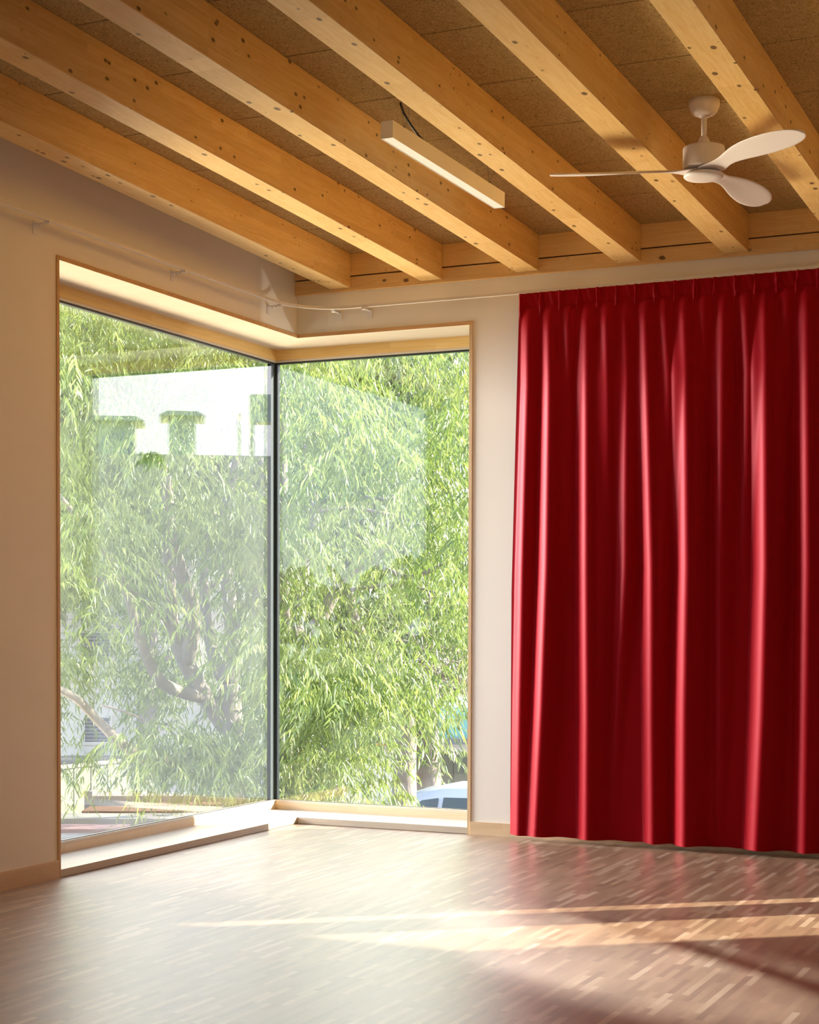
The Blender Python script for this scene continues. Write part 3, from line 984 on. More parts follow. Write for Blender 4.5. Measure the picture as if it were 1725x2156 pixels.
for ang in (174.0, -66.0, 54.0):
    a = R(ang)
    er = toright * math.cos(a) + away * math.sin(a)
    ec = -(-toright * math.sin(a) + away * math.cos(a))     # clockwise side, raised edge
    bm = bmesh.new()
    top, bot = [], []
    NC = 9
    for (r, s, hc, dz, pt) in prof:
        rt_, rb_ = [], []
        for k in range(NC):
            u = -1 + 2 * k / (NC - 1)
            c = s + hc * u
            th = 0.0055 * (1 - 0.75 * abs(u) ** 3)
            base = Vector((fx, fy, zb_ + dz)) + er * r + ec * (c * math.cos(pt)) + Vector((0, 0, c * math.sin(pt) + 0.004 * (1 - u * u)))
            rt_.append(bm.verts.new(base + Vector((0, 0, th)))); rb_.append(bm.verts.new(base - Vector((0, 0, th))))
        top.append(rt_); bot.append(rb_)
    for i in range(len(prof) - 1):
        for k in range(NC - 1):
            bm.faces.new((top[i][k], top[i][k + 1], top[i + 1][k + 1], top[i + 1][k]))
            bm.faces.new((bot[i][k], bot[i + 1][k], bot[i + 1][k + 1], bot[i][k + 1]))
        bm.faces.new((top[i][0], top[i + 1][0], bot[i + 1][0], bot[i][0]))
        bm.faces.new((top[i][-1], bot[i][-1], bot[i + 1][-1], top[i + 1][-1]))
    for k in range(NC - 1):
        bm.faces.new((top[-1][k], top[-1][k + 1], bot[-1][k + 1], bot[-1][k]))
        bm.faces.new((top[0][k], bot[0][k], bot[0][k + 1], top[0][k + 1]))
    bmesh.ops.recalc_face_normals(bm, faces=bm.faces)
    o = part(fan, 'blade', bm, M['fan'], True)
    sm = o.modifiers.new('smooth', 'SUBSURF'); sm.levels = 1; sm.render_levels = 1
bm = bmesh.new()
lathe(bm, [(0.060, zb_ - 0.006), (0.083, zb_ - 0.010), (0.086, zb_ - 0.014), (0.086, zb_ - 0.020), (0.080, zb_ - 0.026), (0.040, zb_ - 0.029), (0.002, zb_ - 0.030)], (fx, fy), 64)
part(fan, 'hub_cap', bm, M['fan'], True)

# ================================================================== OUTSIDE
GZ = -3.0
bm = bmesh.new(); box(bm, -120, 120, -120, 120, GZ - 0.3, GZ)
tag(mesh_obj('ground', bm, M['asphalt']), kind='structure')


def ray_to_z(px, py, z):
    d = fw + rt * ((px - 862.5) / FPX) - up * ((py - CY) / FPX)
    return CAM + d * ((z - CAM.z) / d.z)


# ---- leaves
def leaf_cloud(name, twigs, mat, parent, leaf_len=(0.065, 0.11), width=0.2, per=12, seed=1, twig_len=(0.35, 0.65)):
    """sprays of drooping lance-shaped leaves along short hanging twigs; one mesh"""
    rg = np.random.default_rng(seed)
    N = len(twigs)
    P0 = np.array(twigs, float)
    th = rg.uniform(0, 2 * np.pi, N)
    outd = np.stack([np.cos(th), np.sin(th), rg.uniform(-0.35, 0.35, N)], -1)
    tl = rg.uniform(*twig_len, N)
    tone_t = np.clip(rg.normal(0.5, 0.17, N), 0, 1)
    K = per
    s = (np.arange(K) + 0.5) / K
    s = s[None, :] + rg.uniform(-0.03, 0.03, (N, K))
    base = P0[:, None] + outd[:, None] * (tl[:, None] * s)[..., None]
    base[..., 2] -= (tl[:, None] * s ** 2 * 0.75)
    side = np.where(np.arange(K) % 2 == 0, 1.0, -1.0)[None, :, None]
    perp = np.stack([-outd[:, 1], outd[:, 0], np.zeros(N)], -1)
    perp /= np.linalg.norm(perp, axis=1)[:, None]
    dirv = outd[:, None] * 0.5 + perp[:, None] * side * rg.uniform(0.25, 0.6, (N, 1, 1)) + rg.normal(0, 0.15, (N, K, 3))
    dirv[..., 2] -= rg.uniform(0.5, 1.3, (N, 1)) + rg.uniform(-0.15, 0.15, (N, K))
    dirv /= np.linalg.norm(dirv, axis=-1)[..., None]
    ll = rg.uniform(*leaf_len, (N, K)) * (0.75 + 0.35 * np.sin(np.pi * np.clip(s, 0, 1)))
    base = base.reshape(-1, 3); dirv = dirv.reshape(-1, 3); ll = ll.reshape(-1)
    n = len(base)
    rnd = rg.normal(0, 1, (n, 3))
    wv = np.cross(dirv, rnd); wv /= np.linalg.norm(wv, axis=1)[:, None] + 1e-9
    nv = np.cross(wv, dirv)
    hw_ = ll * width * 0.5
    droop = np.zeros((n, 3)); droop[:, 2] = -1
    def pt(f, w_, h=0.0, dr=0.0):
        return base + dirv * (ll * f)[:, None] + wv * (hw_ * w_)[:, None] + nv * (hw_ * h)[:, None] + droop * (ll * dr)[:, None]
    v = np.stack([pt(0, 0), pt(0.28, 0.85, 0.35, 0.0), pt(0.28, -0.85, 0.35, 0.0), pt(0.30, 0, 0, 0.0),
                  pt(0.66, 0.7, 0.30, 0.06), pt(0.66, -0.7, 0.30, 0.06), pt(0.68, 0, 0, 0.06), pt(1.0, 0, 0, 0.2)], 1)
    fc = np.array([[0, 3, 1], [0, 2, 3], [1, 3, 6], [1, 6, 4], [3, 2, 5], [3, 5, 6], [4, 6, 7], [6, 5, 7]])
    nf = len(fc)
    faces = (fc[None] + (np.arange(n) * 8)[:, None, None]).reshape(-1)
    me = bpy.data.meshes.new(name)
    me.vertices.add(n * 8); me.vertices.foreach_set('co', v.reshape(-1).astype(np.float32))
    me.loops.add(n * nf * 3); me.loops.foreach_set('vertex_index', faces.astype(np.int32))
    me.polygons.add(n * nf)
    me.polygons.foreach_set('loop_start', (np.arange(n * nf) * 3).astype(np.int32))
    me.update(calc_edges=True)
    tone = np.clip(np.repeat(tone_t, K) + rg.normal(0, 0.14, n), 0, 1)
    at_ = me.attributes.new('tone', 'FLOAT', 'POINT')
    at_.data.foreach_set('value', np.repeat(tone, 8).astype(np.float32))
    me.materials.append(mat)
    o = bpy.data.objects.new(name, me)
    COL.objects.link(o)
    o.parent = parent
    if parent is not None: o.matrix_parent_inverse = Matrix.Translation(-parent.location)
    o['kind'] = 'stuff'
    return o


def smooth_path(pts, n=5):
    pts = [Vector(p) for p in pts]
    if len(pts) < 3: return pts
    res = []
    for i in range(len(pts) - 1):
        p0 = pts[max(i - 1, 0)]; p1 = pts[i]; p2 = pts[i + 1]; p3 = pts[min(i + 2, len(pts) - 1)]
        for k in range(n):
            t = k / n
            res.append(0.5 * ((2 * p1) + (p2 - p0) * t + (2 * p0 - 5 * p1 + 4 * p2 - p3) * t * t + (-p0 + 3 * p1 - 3 * p2 + p3) * t ** 3))
    res.append(pts[-1])
    return res


def limb(root, name, pts, r0, r1, mat=None, n=10):
    sp = smooth_path(pts)
    rad = [r0 + (r1 - r0) * i / (len(sp) - 1) for i in range(len(sp))]
    bm = bmesh.new(); tube(bm, sp, rad, n)
    return part(root, name, bm, mat or M['bark'], True)


def twiggery(root, name, starts, count, length, rad, mat, seed, spread=0.6, rise=0.2):
    """one part: the fine bare twigs of a tree"""
    rg = random.Random(seed)
    bm = bmesh.new()
    for i in range(count):
        p = Vector(rg.choice(starts)) + Vector((rg.uniform(-.1, .1), rg.uniform(-.1, .1), rg.uniform(-.1, .1)))
        d = Vector((rg.uniform(-1, 1), rg.uniform(-1, 1), rg.uniform(-.3, .8) + rise)).normalized()
        pts = [p.copy()]
        l = rg.uniform(0.6, 1.2) * length
        for k in range(6):
            d = (d + Vector((rg.uniform(-1, 1), rg.uniform(-1, 1), rg.uniform(-1, 1))) * 0.33 * spread).normalized()
            p = p + d * l / 6
            pts.append(p.copy())
        tube(bm, pts, [rad * (1 - 0.13 * k) for k in range(7)], 5)
        if rg.random() < 0.7:
            q = pts[3]; d2 = (d + Vector((rg.uniform(-1, 1), rg.uniform(-1, 1), rg.uniform(-1, 1))) * 0.8).normalized()
            tube(bm, [q, q + d2 * l * 0.2, q + d2 * l * 0.42 + Vector((0, 0, -0.03))], [rad * 0.6, rad * 0.45, rad * 0.25], 5)
    o = part(root, name, bm, mat, True)
    o['kind'] = 'stuff'
    return o


def gap(px, py):
    """how open the crown is, by direction of sight lines into the yard (1 = dense)"""
    def blob(cx, cy, rx, ry, d):
        q = ((px - cx) / rx) ** 2 + ((py - cy) / ry) ** 2
        return 1 - d * math.exp(-q * 1.2)
    v = 1.0
    v *= blob(170, 1300, 60, 90, 0.93)
    v *= blob(175, 1560, 85, 70, 0.98)
    v *= blob(250, 1640, 190, 45, 0.97)
    v *= blob(455, 1465, 30, 60, 0.96)
    v *= blob(330, 1300, 90, 100, 0.45)
    v *= blob(450, 1180, 90, 160, 0.35)
    v *= blob(910, 1590, 100, 110, 0.97)
    v *= blob(720, 1565, 45, 30, 0.6)
    v *= blob(860, 1400, 90, 120, 0.45)
    v *= blob(640, 1680, 90, 25, 0.8)
    v *= blob(370, 1700, 260, 40, 0.97)
    v *= blob(180, 840, 30, 60, 0.5)
    return v


def front(px, py):
    """sprays on the near side of the stems: thinner, leaving the limbs in sight"""
    v = gap(px, py)
    for cx, cy, rx, ry, d in ((370, 1200, 85, 200, .97), (440, 1440, 100, 120, .98), (480, 1250, 50, 210, .85), (230, 1530, 90, 40, .8),
                              (700, 1240, 110, 90, .85), (640, 1350, 50, 60, .8), (770, 1330, 40, 60, .85), (597, 900, 22, 110, .8), (650, 1020, 30, 80, .7), (780, 1170, 90, 25, .8)):
        q = ((px - cx) / rx) ** 2 + ((py - cy) / ry) ** 2
        v *= 1 - d * math.exp(-q * 1.2)
    return v


def twig_points(n, pxr, pyr, Dr, seed, dens=gap):
    rg = random.Random(seed)
    # clumps, so the crown has bright sprays and open shade between
    cl = [(rg.uniform(*pxr), rg.uniform(*pyr), rg.uniform(*Dr)) for _ in range(int(n / 26) + 1)]
    res = []
    while len(res) < n:
        c = rg.choice(cl)
        px, py, D = c[0] + rg.gauss(0, 55), c[1] + rg.gauss(0, 32), c[2] + rg.gauss(0, 0.45)
        if rg.random() > dens(px, py + 20): continue
        res.append(tuple(at(px, py, D)))
    return res


# ---- tree seen in the left pane
tA = empty('tree', at(492, 1900, 16.2) * 1.0, 'big leafy tree with several pale grey stems, behind the left window pane', 'tree')
tA.location.z = GZ
base = Vector((tA.location.x, tA.location.y, GZ))
fork = at(488, 1560, 16.2)
limb(tA, 'trunk', [base, base.lerp(fork, 0.5) + Vector((0.05, 0, 0)), fork, at(480, 1440, 16.2)], 0.16, 0.11)
for pts, r0, r1 in [
    ([at(485, 1540, 16.2), at(434, 1470, 16.1), at(392, 1395, 16.0), at(366, 1330, 15.9), at(360, 1265, 15.8), at(352, 1100, 15.6), at(340, 930, 15.4)], 0.10, 0.035),
    ([at(392, 1395, 16.0), at(408, 1300, 15.8), at(384, 1210, 15.6), at(362, 1130, 15.4), at(350, 1000, 15.2)], 0.085, 0.05),
    ([at(480, 1440, 16.2), at(492, 1369, 16.3), at(482, 1250, 16.4), at(470, 1120, 16.5), at(500, 960, 16.6)], 0.10, 0.04),
    ([at(480, 1440, 16.2), at(450, 1380, 16.4), at(430, 1250, 16.8), at(440, 1100, 17.0)], 0.08, 0.035),
    ([at(434, 1470, 16.1), at(345, 1440, 15.7), at(300, 1360, 15.4), at(262, 1230, 15.2), at(215, 1150, 15.0), at(120, 1040, 14.8)], 0.065, 0.025),
    ([at(480, 1560, 16.2), at(340, 1605, 15.2), at(256, 1563, 14.6), at(214, 1525, 14.4), at(158, 1469, 14.2), at(95, 1440, 14.0)], 0.062, 0.030),
    ([at(214, 1485, 14.4), at(262, 1498, 14.4), at(300, 1515, 14.6)], 0.012, 0.009),
    ([at(366, 1330, 15.9), at(300, 1260, 15.6), at(240, 1230, 15.4), at(140, 1200, 15.2)], 0.035, 0.012),
    ([at(530, 1330, 16.4), at(545, 1230, 16.6), at(556, 1100, 16.8), at(548, 960, 17)], 0.045, 0.025),
]:
    limb(tA, 'branch', pts, r0, r1)
tw = twig_points(1500, (60, 600), (560, 1130), (13.8, 17.8), 3)
tw += twig_points(1200, (60, 600), (1000, 1610), (16.6, 18.6), 8)
tw += twig_points(420, (60, 600), (1050, 1640), (13.8, 15.6), 9, front)
tw += twig_points(700, (90, 600), (560, 780), (13.3, 16.0), 5)
tw += twig_points(260, (290, 540), (1560, 1630), (14.2, 15.2), 10, lambda a, b: 1.0 if b < 1655 and a > 255 else 0.0)
leaf_cloud('foliage', tw, M['leaf'], tA, per=16, seed=4)

# ---- tree seen in the right pane, near limbs hanging low
tB = empty('tree', at(640, 1900, 15.6), 'leafy tree with low hanging bright green sprays, behind the right window pane', 'tree')
tB.location.z = GZ
base = Vector(tB.location)
limb(tB, 'trunk', [base, at(610, 1640, 15.7), at(600, 1480, 15.9), at(623, 1372, 16.0)], 0.17, 0.11)
for pts, r0, r1 in [
    ([at(623, 1372, 16.0), at(663, 1325, 16.0), at(701, 1256, 16.0), at(735, 1206, 16.0), at(779, 1182, 15.9), at(830, 1140, 15.8)], 0.085, 0.03),
    ([at(701, 1256, 16.0), at(760, 1238, 15.8), at(850, 1232, 15.6), at(890, 1240, 15.5), at(940, 1255, 15.4)], 0.022, 0.010),
    ([at(603, 1480, 15.9), at(596, 1250, 15.7), at(594, 994, 15.6), at(599, 825, 15.5), at(610, 720, 15.4)], 0.075, 0.035),
    ([at(623, 1372, 16.0), at(640, 1200, 16.6), at(663, 1079, 16.8), at(645, 963, 16.9), at(652, 900, 17)], 0.07, 0.03),
    ([at(663, 1079, 16.8), at(685, 1054, 16.6), at(735, 1041, 16.4), at(800, 1050, 16.2), at(900, 1048, 16)], 0.026, 0.012),
    ([at(663, 1079, 16.8), at(740, 1070, 16.9), at(850, 1090, 17), at(910, 1120, 17)], 0.02, 0.010),
    ([at(779, 1182, 15.9), at(860, 1215, 15.6), at(930, 1190, 15.4), at(985, 1165, 15.2)], 0.03, 0.012),
]:
    limb(tB, 'branch', pts, r0, r1)
tw = twig_points(1300, (575, 1080), (620, 1480), (16.6, 18.6), 13)
tw += twig_points(800, (575, 1080), (620, 1480), (13.8, 15.6), 16, front)
tw += twig_points(800, (585, 800), (1330, 1680), (13.6, 15.6), 15)
leaf_cloud('foliage', tw, M['leaf'], tB, per=16, seed=14)

# ---- half-bare tree further right
tC = empty('tree', at(850, 1900, 19.5), 'half-bare tree with scarred trunk and pale twigs, behind the right end of the window', 'tree')
tC.location.z = GZ
base = Vector(tC.location)
limb(tC, 'trunk', [base, at(851, 1700, 19.5), at(853, 1607, 19.5), at(856, 1513, 19.5), at(848, 1465, 19.5)], 0.16, 0.11)
for pts, r0, r1 in [
    ([at(848, 1470, 19.5), at(815, 1430, 19.4), at(779, 1363, 19.2), at(748, 1306, 19.0), at(735, 1220, 18.9)], 0.085, 0.05),
    ([at(850, 1475, 19.5), at(870, 1430, 19.3), at(885, 1400, 19.2), at(900, 1300, 19.0), at(905, 1230, 18.9)], 0.06, 0.02),
    ([at(870, 1430, 19.3), at(900, 1420, 19.0), at(950, 1425, 18.8), at(1000, 1440, 18.6)], 0.035, 0.015),
    ([at(860, 1500, 19.5), at(890, 1450, 19.0), at(930, 1438, 18.8), at(975, 1460, 18.6)], 0.04, 0.012),
]:
    limb(tC, 'branch', pts, r0, r1)
starts = [at(900, 1420, 18.9), at(930, 1440, 18.8), at(950, 1425, 18.8), at(890, 1350, 19.1), at(975, 1460, 18.6), at(880, 1480, 19.2), at(905, 1260, 18.9), at(960, 1380, 18.7)]
twiggery(tC, 'twigs', starts, 80, 0.85, 0.008, M['twig'], 5)
leaf_cloud('foliage', twig_points(260, (840, 1080), (1150, 1560), (18.0, 20.5), 21, lambda a, b: 1.0 if b < 1480 else 0.35), M['leaf'], tC, per=9, seed=22, leaf_len=(0.07, 0.11))

# ---- grey trunk beyond, and the far green
tD = empty('tree', at(915, 1900, 30), 'thick smooth grey trunk with a little ivy, standing beyond the half-bare tree', 'tree')
tD.location.z = GZ
base = Vector(tD.location)
limb(tD, 'trunk', [base, at(903, 1640, 30), at(900, 1500, 30), at(905, 1350, 30), at(895, 1150, 30), at(900, 1000, 30)], 0.25, 0.14)
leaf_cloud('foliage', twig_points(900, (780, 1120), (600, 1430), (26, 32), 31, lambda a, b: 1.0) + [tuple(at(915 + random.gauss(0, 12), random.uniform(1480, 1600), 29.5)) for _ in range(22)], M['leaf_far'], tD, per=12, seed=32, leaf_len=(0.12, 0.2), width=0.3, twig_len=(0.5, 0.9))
for i, (px, D, z1, lab, sd_) in enumerate(((300, 27, 8, 'pale green tree crown furthest back behind the left pane', 41), (690, 30, 8, 'pale green tree crown furthest back behind the right pane', 51), (30, 25, 7, 'leafy tree crown at the far left beyond the window', 61))):
    tE = empty('tree', at(px, 1900, D), lab, 'tree'); tE.location.z = GZ
    base = Vector(tE.location)
    limb(tE, 'trunk', [base, base + Vector((0.1, 0, 2.5)), base + Vector((0.0, 0.2, 5.0)), base + Vector((0.2, 0, z1))], 0.25, 0.06)
    for k in range(4):
        a = k * 1.7 + i
        limb(tE, 'branch', [base + Vector((0, 0, 3 + k * .8)), base + Vector((math.cos(a) * 1.2, math.sin(a) * 1.2, 4.6 + k * .9)), base + Vector((math.cos(a) * 2.1, math.sin(a) * 2.1, 6 + k * .9))], 0.09, 0.02)
    lo, hi = ((90, 620), (600, 1080)) if i == 0 else (((560, 880), (560, 1470)) if i == 1 else ((-250, 200), (500, 1200)))
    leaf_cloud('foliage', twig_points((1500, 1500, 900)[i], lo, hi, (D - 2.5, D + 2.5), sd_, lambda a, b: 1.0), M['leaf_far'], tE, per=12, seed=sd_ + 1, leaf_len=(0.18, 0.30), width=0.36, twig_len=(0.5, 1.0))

# ---- white building with louvred windows behind the left pane
def facade_root(name, px, D, yaw, label, cat):
    o = empty(name, at(px, 1308, D), label, cat)
    o.location.z = GZ
    o.rotation_euler = (0, 0, yaw)
    return o


def local_part(root, name, bm, mat, smooth=False):
    return mesh_obj(name, bm, mat, root, smooth)


DB = 27.5
bW = facade_root('building', 300, DB, YAW + R(4), 'white building with lap siding above and louvred shutters, behind the left tree', 'building')
pxm = DB / FPX                 # metres per pixel there


def bx(px): return (px - 300) * pxm


def bz(py): return (1308 - py) * pxm + 1.25 - GZ


bm = bmesh.new(); box(bm, bx(20), bx(470), 0, 6, 0, bz(1440)); local_part(bW, 'lower_wall', bm, M['facade'])
bm = bmesh.new(); box(bm, bx(20), bx(400), -0.05, 6, bz(1440), bz(1090)); local_part(bW, 'siding_wall', bm, M['siding'])
bm = bmesh.new(); box(bm, bx(400), bx(480), 0.6, 6, bz(1440), bz(1235)); local_part(bW, 'side_wall', bm, M['facade'])
bm = bmesh.new(); box(bm, bx(0), bx(408), -0.25, 6.2, bz(1090), bz(1080)); local_part(bW, 'roof', bm, M['rooflight'])
bm = bmesh.new(); box(bm, bx(358), bx(412), -0.10, 0.0, bz(1455), bz(1448)); local_part(bW, 'ledge', bm, M['concrete'])


def louvre_window(root, x0, x1, z0, z1, y=-0.06):
    bm = bmesh.new()
    f = 0.05
    box(bm, x0 - f, x1 + f, y - 0.03, y, z1, z1 + f); box(bm, x0 - f, x1 + f, y - 0.03, y, z0 - f, z0)
    box(bm, x0 - f, x0, y - 0.03, y, z0, z1); box(bm, x1, x1 + f, y - 0.03, y, z0, z1)
    wdw = local_part(root, 'window', bm, M['facade'])
    bm = bmesh.new(); box(bm, x0, x1, y - 0.01, y + 0.02, z0, z1)
    n = max(3, int((z1 - z0) / 0.055))
    for k in range(n):
        zz = z0 + (k + 0.5) * (z1 - z0) / n
        box(bm, x0, x1, y - 0.028, y - 0.012, zz - 0.012, zz + 0.008)
    sh = mesh_obj('shutter', bm, M['shutter']); sh.parent = wdw


louvre_window(bW, bx(172), bx(232), bz(1395), bz(1335), -0.055)
louvre_window(bW, bx(180), bx(231), bz(1564), bz(1513), -0.005)
louvre_window(bW, bx(160), bx(222), bz(1268), bz(1222), -0.055)

# pale-green sheet fence in front of it, running away to the right
def sheet_fence(p0, p1, h, z0, label, roofmat=None):
    p0 = Vector(p0); p1 = Vector(p1)
    d = p1 - p0; L_ = d.length
    root = empty('fence', (p0.x, p0.y, z0), label, 'fence')
    root.rotation_euler = (0, 0, math.atan2(d.y, d.x))
    bm = bmesh.new()
    x = 0.0
    while x < L_:
        x1 = min(x + 0.18, L_)
        yy = 0.012 if int(x / 0.18) % 2 else 0.0
        box(bm, x, x1, yy - 0.01, yy + 0.01, 0, h)
        x = x1
    local_part(root, 'sheet', bm, M['fence'])
    bm = bmesh.new(); box(bm, -0.02, L_ + 0.02, -0.03, 0.04, h, h + 0.05); local_part(root, 'coping', bm, M['cream'])
    return root


def gp(px, D):
    q = at(px, 1308, D); return (q.x, q.y, 0)


sheet_fence(gp(20, 22.4), gp(345, 25.2), 2.15, GZ, 'pale green sheet fence running below the white building')
sheet_fence(gp(880, 33.0), gp(1060, 33.0), 1.60, GZ, 'pale green sheet fence behind the parked car')

# flat grey roof between fence and building
r1 = empty('shed_roof', (*gp(200, 26.0)[:2], -0.95), 'flat grey shed roof behind the pale green fence', 'roof'); r1.rotation_euler = (0, 0, YAW)
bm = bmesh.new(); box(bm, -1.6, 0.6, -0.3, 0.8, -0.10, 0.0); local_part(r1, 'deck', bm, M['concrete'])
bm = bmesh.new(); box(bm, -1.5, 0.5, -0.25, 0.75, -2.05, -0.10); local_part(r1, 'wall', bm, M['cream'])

# roof terrace next door: white parapet beam, soil bed, boards, pink kerb, slab
def slab(name, label, cat, px0, px1, py_front, py_back, z, th, mat, extra=None):
    a = ray_to_z(px0, py_front, z); b_ = ray_to_z(px1, py_front, z)
    c = ray_to_z(px0, py_back, z)
    depth = (c - a).dot(Vector((-math.sin(YAW), math.cos(YAW), 0)))
    root = empty(name, (a.x, a.y, z - th), label, cat)
    root.rotation_euler = (0, 0, math.atan2((b_ - a).y, (b_ - a).x))
    w_ = (b_ - a).length
    bm = bmesh.new(); box(bm, 0, w_, 0, depth, 0, th)
    local_part(root, 'slab' if not extra else extra, bm, mat)
    return root, w_, depth


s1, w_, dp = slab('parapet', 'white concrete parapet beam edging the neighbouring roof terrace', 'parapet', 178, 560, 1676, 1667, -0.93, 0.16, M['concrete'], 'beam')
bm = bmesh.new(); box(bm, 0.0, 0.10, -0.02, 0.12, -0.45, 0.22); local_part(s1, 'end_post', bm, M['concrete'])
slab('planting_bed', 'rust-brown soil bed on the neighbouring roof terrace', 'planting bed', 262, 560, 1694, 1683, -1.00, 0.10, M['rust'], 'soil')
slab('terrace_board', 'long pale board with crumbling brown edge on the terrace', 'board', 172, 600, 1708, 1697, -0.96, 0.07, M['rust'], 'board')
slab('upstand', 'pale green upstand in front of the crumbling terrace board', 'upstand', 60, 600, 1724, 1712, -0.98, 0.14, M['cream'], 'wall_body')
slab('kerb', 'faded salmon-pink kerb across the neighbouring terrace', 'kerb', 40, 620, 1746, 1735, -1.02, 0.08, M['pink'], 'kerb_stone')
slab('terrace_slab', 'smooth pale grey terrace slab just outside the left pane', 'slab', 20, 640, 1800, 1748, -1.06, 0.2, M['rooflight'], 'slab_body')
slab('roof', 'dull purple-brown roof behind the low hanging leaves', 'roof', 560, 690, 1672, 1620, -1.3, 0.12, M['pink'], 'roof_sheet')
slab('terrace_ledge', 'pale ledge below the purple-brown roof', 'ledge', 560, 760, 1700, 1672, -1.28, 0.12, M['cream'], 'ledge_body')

# ---- street side, right pane
D2 = 38.0
k2 = D2 / FPX
bT = empty('building', (at(760, 1308, D2).x, at(760, 1308, D2).y, GZ), 'low white and teal building with red steel brackets, across the street', 'building')
bT.rotation_euler = (0, 0, YAW)


def tx(px): return (px - 760) * k2


def tz(py): return (1308 - py) * k2 + 1.25 - GZ


bm = bmesh.new(); box(bm, tx(700), tx(1150), 0, 6, 0, tz(1565)); local_part(bT, 'wall', bm, M['facade'])
bm = bmesh.new(); box(bm, tx(690), tx(1160), -0.3, 6, tz(1565), tz(1553)); local_part(bT, 'canopy_edge', bm, M['rooflight'])
bm = bmesh.new(); box(bm, tx(700), tx(1150), 0.1, 6, tz(1553), tz(1490)); local_part(bT, 'teal_band', bm, M['teal'])
bm = bmesh.new(); box(bm, tx(868), tx(900), 0.02, 0.08, tz(1550), tz(1525)); local_part(bT, 'sign_panel', bm, M['shutter'])
bm = bmesh.new(); box(bm, tx(761), tx(885), -0.34, -0.28, tz(1568), tz(1564)); local_part(bT, 'gutter', bm, M['red'])
pr = empty('steel_post', (*gp(880, 32)[:2], GZ), 'red steel post with slanting head beside the grey trunk', 'post')
pr.rotation_euler = (0, 0, YAW)
k3 = 32 / FPX
def pz(py): return (1308 - py) * k3 + 1.25 - GZ
bm = bmesh.new(); box(bm, 0, 5 * k3, 0, 0.08, 0, pz(1575)); box(bm, 8 * k3, 12 * k3, 0, 0.08, 0, pz(1572)); local_part(pr, 'post', bm, M['red'])
bm = bmesh.new(); prism(bm, [(-11 * k3, pz(1566)), (7 * k3, pz(1565)), (13 * k3, pz(1580)), (2 * k3, pz(1582))], 'y', 0, 0.1); local_part(pr, 'head', bm, M['red'])
dr = empty('tank', (*gp(901, 31)[:2], GZ), 'ribbed white tank standing behind the parked car', 'tank')
bm = bmesh.new()
profl = []
zt = (1308 - 1626) * 31 / FPX + 1.25 - GZ
for k in range(0, 17):
    profl.append((0.17 + (0.012 if k % 2 else 0.0), zt * k / 16))
lathe(bm, profl, (0, 0), 32); local_part(dr, 'tank_body', bm, M['rooflight'], False)

# ---- parked car
DC = 26.5
kc = DC / FPX
cpos = at(912, 1308, DC)
car = empty('car', (cpos.x, cpos.y, GZ), 'silver-white parked car seen from above at the right end of the window', 'car')
car.rotation_euler = (0, 0, YAW + R(-18))
roofz = 1.25 + (1308 - 1640) * kc - GZ       # top of the roof above the ground
rs = roofz / 1.62


def car_section(x, zlist, halfw):
    return [(x, hw__, z) for hw__, z in zip(halfw, zlist)]


bm = bmesh.new()
# stations along the car (x), each a ring over the roof: (half width, z)
st = [(-1.55, 0.62, 0.50, 0.66), (-1.50, 0.74, 0.55, 0.80), (-1.0, 0.80, 0.60, 0.93), (-0.62, 0.82, 0.66, 1.02), (-0.10, 0.84, 0.60, 1.46), (0.35, 0.85, 0.58, 1.56), (1.1, 0.85, 0.58, 1.60), (1.9, 0.84, 0.57, 1.55), (2.35, 0.82, 0.56, 1.35), (2.55, 0.80, 0.60, 0.98), (2.62, 0.74, 0.60, 0.60)]
rings = []
for x, hw1, hw2, z in st:
    zsill = min(0.95, z * 0.95)
    ring = [(-hw1, 0.28), (-hw1 * 1.02, 0.62), (-hw1 * 0.98, zsill), (-hw2 * 1.0, z - 0.035), (-hw2 * 0.75, z - 0.004), (0, z + 0.012), (hw2 * 0.75, z - 0.004), (hw2, z - 0.035), (hw1 * 0.98, zsill), (hw1 * 1.02, 0.62), (hw1, 0.28)]
    rings.append([bm.verts.new((x * rs, yv * rs, zv * rs)) for yv, zv in ring])
for a, b_ in zip(rings, rings[1:]):
    for k in range(len(a)):
        bm.faces.new((a[k], a[(k + 1) % len(a)], b_[(k + 1) % len(a)], b_[k]))
bm.faces.new(rings[0]); bm.faces.new(rings[-1][::-1])
bmesh.ops.recalc_face_normals(bm, faces=bm.faces)
body = local_part(car, 'body', bm, M['carpaint'], True)
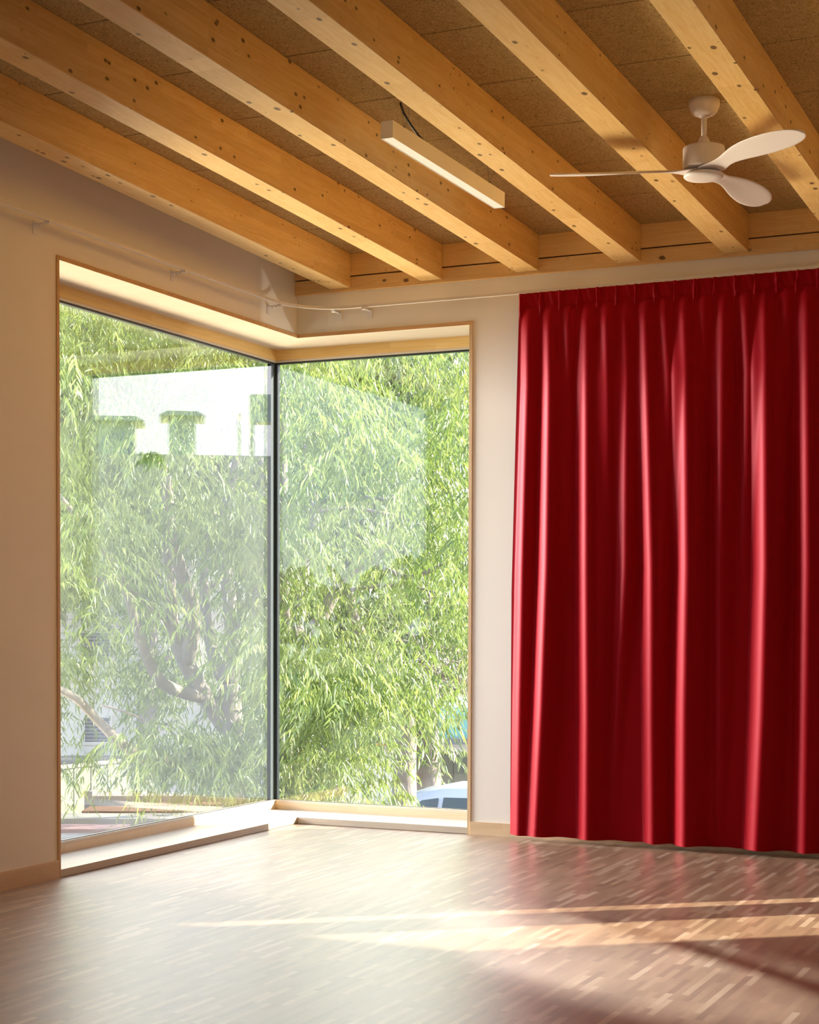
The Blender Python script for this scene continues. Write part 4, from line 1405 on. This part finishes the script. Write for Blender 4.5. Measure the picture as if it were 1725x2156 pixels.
# windscreen and side glass set just proud of the body
def quad_plate(name, pts, parent=car):
    bm = bmesh.new()
    v0 = [Vector(p) * rs for p in pts]
    nrm = (v0[1] - v0[0]).cross(v0[2] - v0[0]).normalized()
    a = [bm.verts.new(p + nrm * 0.012) for p in v0]; b_ = [bm.verts.new(p - nrm * 0.012) for p in v0]
    bm.faces.new(a); bm.faces.new(b_[::-1])
    for k in range(len(a)): bm.faces.new((a[k], b_[k], b_[(k + 1) % len(a)], a[(k + 1) % len(a)]))
    bmesh.ops.recalc_face_normals(bm, faces=bm.faces)
    return local_part(parent, name, bm, M['carglass'])
quad_plate('windscreen', [(-0.60, -0.58, 1.045), (-0.60, 0.58, 1.045), (-0.13, 0.50, 1.455), (-0.13, -0.50, 1.455)])
for s_ in (-1, 1):
    quad_plate('side_window', [(-0.42, s_ * 0.815, 1.00), (0.28, s_ * 0.835, 0.99), (0.30, s_ * 0.66, 1.40), (0.05, s_ * 0.67, 1.36)])
    quad_plate('side_window', [(0.36, s_ * 0.84, 0.99), (1.25, s_ * 0.84, 0.99), (1.25, s_ * 0.66, 1.42), (0.38, s_ * 0.66, 1.41)])
    quad_plate('side_window', [(1.33, s_ * 0.84, 0.99), (2.05, s_ * 0.83, 1.0), (1.95, s_ * 0.63, 1.44), (1.33, s_ * 0.62, 1.50)])
    for xx in (-0.95, 1.75):
        bm = bmesh.new(); tube(bm, [(xx * rs, s_ * 0.66 * rs, 0.31 * rs), (xx * rs, s_ * 0.84 * rs, 0.31 * rs)], 0.31 * rs, 28)
        local_part(car, 'wheel', bm, M['tyre'])

# ---- trees across the yard to the south-west, mirrored low in the right pane
for i, (dx_, dy_, zt_) in enumerate(((-20, -34, 2.6), (-27, -38, 3.4), (-14, -36, 3.0), (-33, -34, 2.8))):
    tS = empty('tree', (dx_, dy_, GZ), ('dark tree mirrored low in the right pane, right of the middle', 'tallest dark tree mirrored low in the right pane', 'dark tree mirrored low in the right pane, nearest the glazed corner', 'dark tree mirrored low in the right pane, furthest from the glazed corner')[i], 'tree', 'trees mirrored in the right pane')
    bS = Vector((dx_, dy_, GZ))
    limb(tS, 'trunk', [bS, bS + Vector((0.1, 0, 1.5)), bS + Vector((0, 0.1, 3.5))], 0.25, 0.1)
    pts_ = []
    for k in range(420):
        v_ = Vector((random.gauss(0, 1), random.gauss(0, 1), random.gauss(0, 1))).normalized() * random.uniform(0.7, 1)
        pts_.append((dx_ + v_.x * 4.3, dy_ + v_.y * 4.3, zt_ - 2.3 + v_.z * 3.0))
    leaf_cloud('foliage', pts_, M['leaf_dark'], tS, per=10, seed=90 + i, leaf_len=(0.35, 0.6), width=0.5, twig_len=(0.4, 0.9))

# ---- rooftops to the right, mirrored in the left pane
def mirror_dir(px, py):
    """sight line after reflection in the left pane: origin on the glass and direction"""
    d = fw + rt * ((px - 862.5) / FPX) - up * ((py - CY) / FPX)
    t = (-GP - CAM.x) / d.x
    p = CAM + d * t
    return p, Vector((-d.x, d.y, d.z))


def mir(px, py, D):
    p, d = mirror_dir(px, py)
    return p + d * D


mc = mir(380, 950, 26.0)
p_, dd = mirror_dir(380, 950)
ang = math.atan2(dd.y, dd.x) - math.pi / 2
bR = empty('building', (mc.x, mc.y, GZ), 'grey building with capped chimneys, mirrored in the left window pane', 'building')
bR.rotation_euler = (0, 0, ang)
tot = (mc - CAM).length
Dm = (mir(380, 950, 26) - p_).length + (p_ - CAM).length
km = Dm / FPX * 0.97


def mxx(px): return (380 - px) * km          # mirrored left-right


def mz(py): return mir(380, py, 26).z - GZ


bm = bmesh.new(); box(bm, mxx(700), mxx(100), 0, 8, 0, mz(957)); local_part(bR, 'wall', bm, M['warm_facade'])
for x0, x1, t0, cap0, cap1 in ((160, 284, 885, 140, 305), (357, 414, 872, 338, 434)):
    bm = bmesh.new(); box(bm, mxx(x1), mxx(x0), 0.2, 1.4, mz(957), mz(t0)); ch = local_part(bR, 'chimney', bm, M['dark_facade'])
    bm = bmesh.new()
    prism(bm, [(mxx(cap1), mz(t0) - 0.02), (mxx(cap0), mz(t0) - 0.02), (mxx(cap0 + (x0 - cap0) * .8), mz(t0 - 7)), (mxx(cap1 - (cap1 - x1) * .8), mz(t0 - 7))], 'y', 0.0, 1.6)
    local_part(ch, 'chimney_cap', bm, M['dark_facade'])
bm = bmesh.new(); box(bm, mxx(511), mxx(505), 0.5, 0.56, mz(957), mz(862)); local_part(bR, 'pole', bm, M['dark_facade'])
bm = bmesh.new(); box(bm, mxx(541), mxx(531), 0.5, 1.0, mz(957), mz(820)); box(bm, mxx(620), mxx(541), 0.5, 1.0, mz(880), mz(820)); box(bm, mxx(620), mxx(610), 0.5, 1.0, mz(957), mz(880)); local_part(bR, 'roof_frame', bm, M['dark_facade'])
tw = [tuple(mir(318 + random.gauss(0, 13), 958 + random.gauss(0, 5), 24.5)) for _ in range(26)]
sh = empty('rooftop_shrub', mir(318, 960, 24.5), 'small rooftop shrub between two chimneys, mirrored in the left pane', 'shrub')
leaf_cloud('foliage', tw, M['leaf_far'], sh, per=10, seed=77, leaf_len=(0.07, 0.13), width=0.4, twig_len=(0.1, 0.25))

bpy.context.view_layer.update()
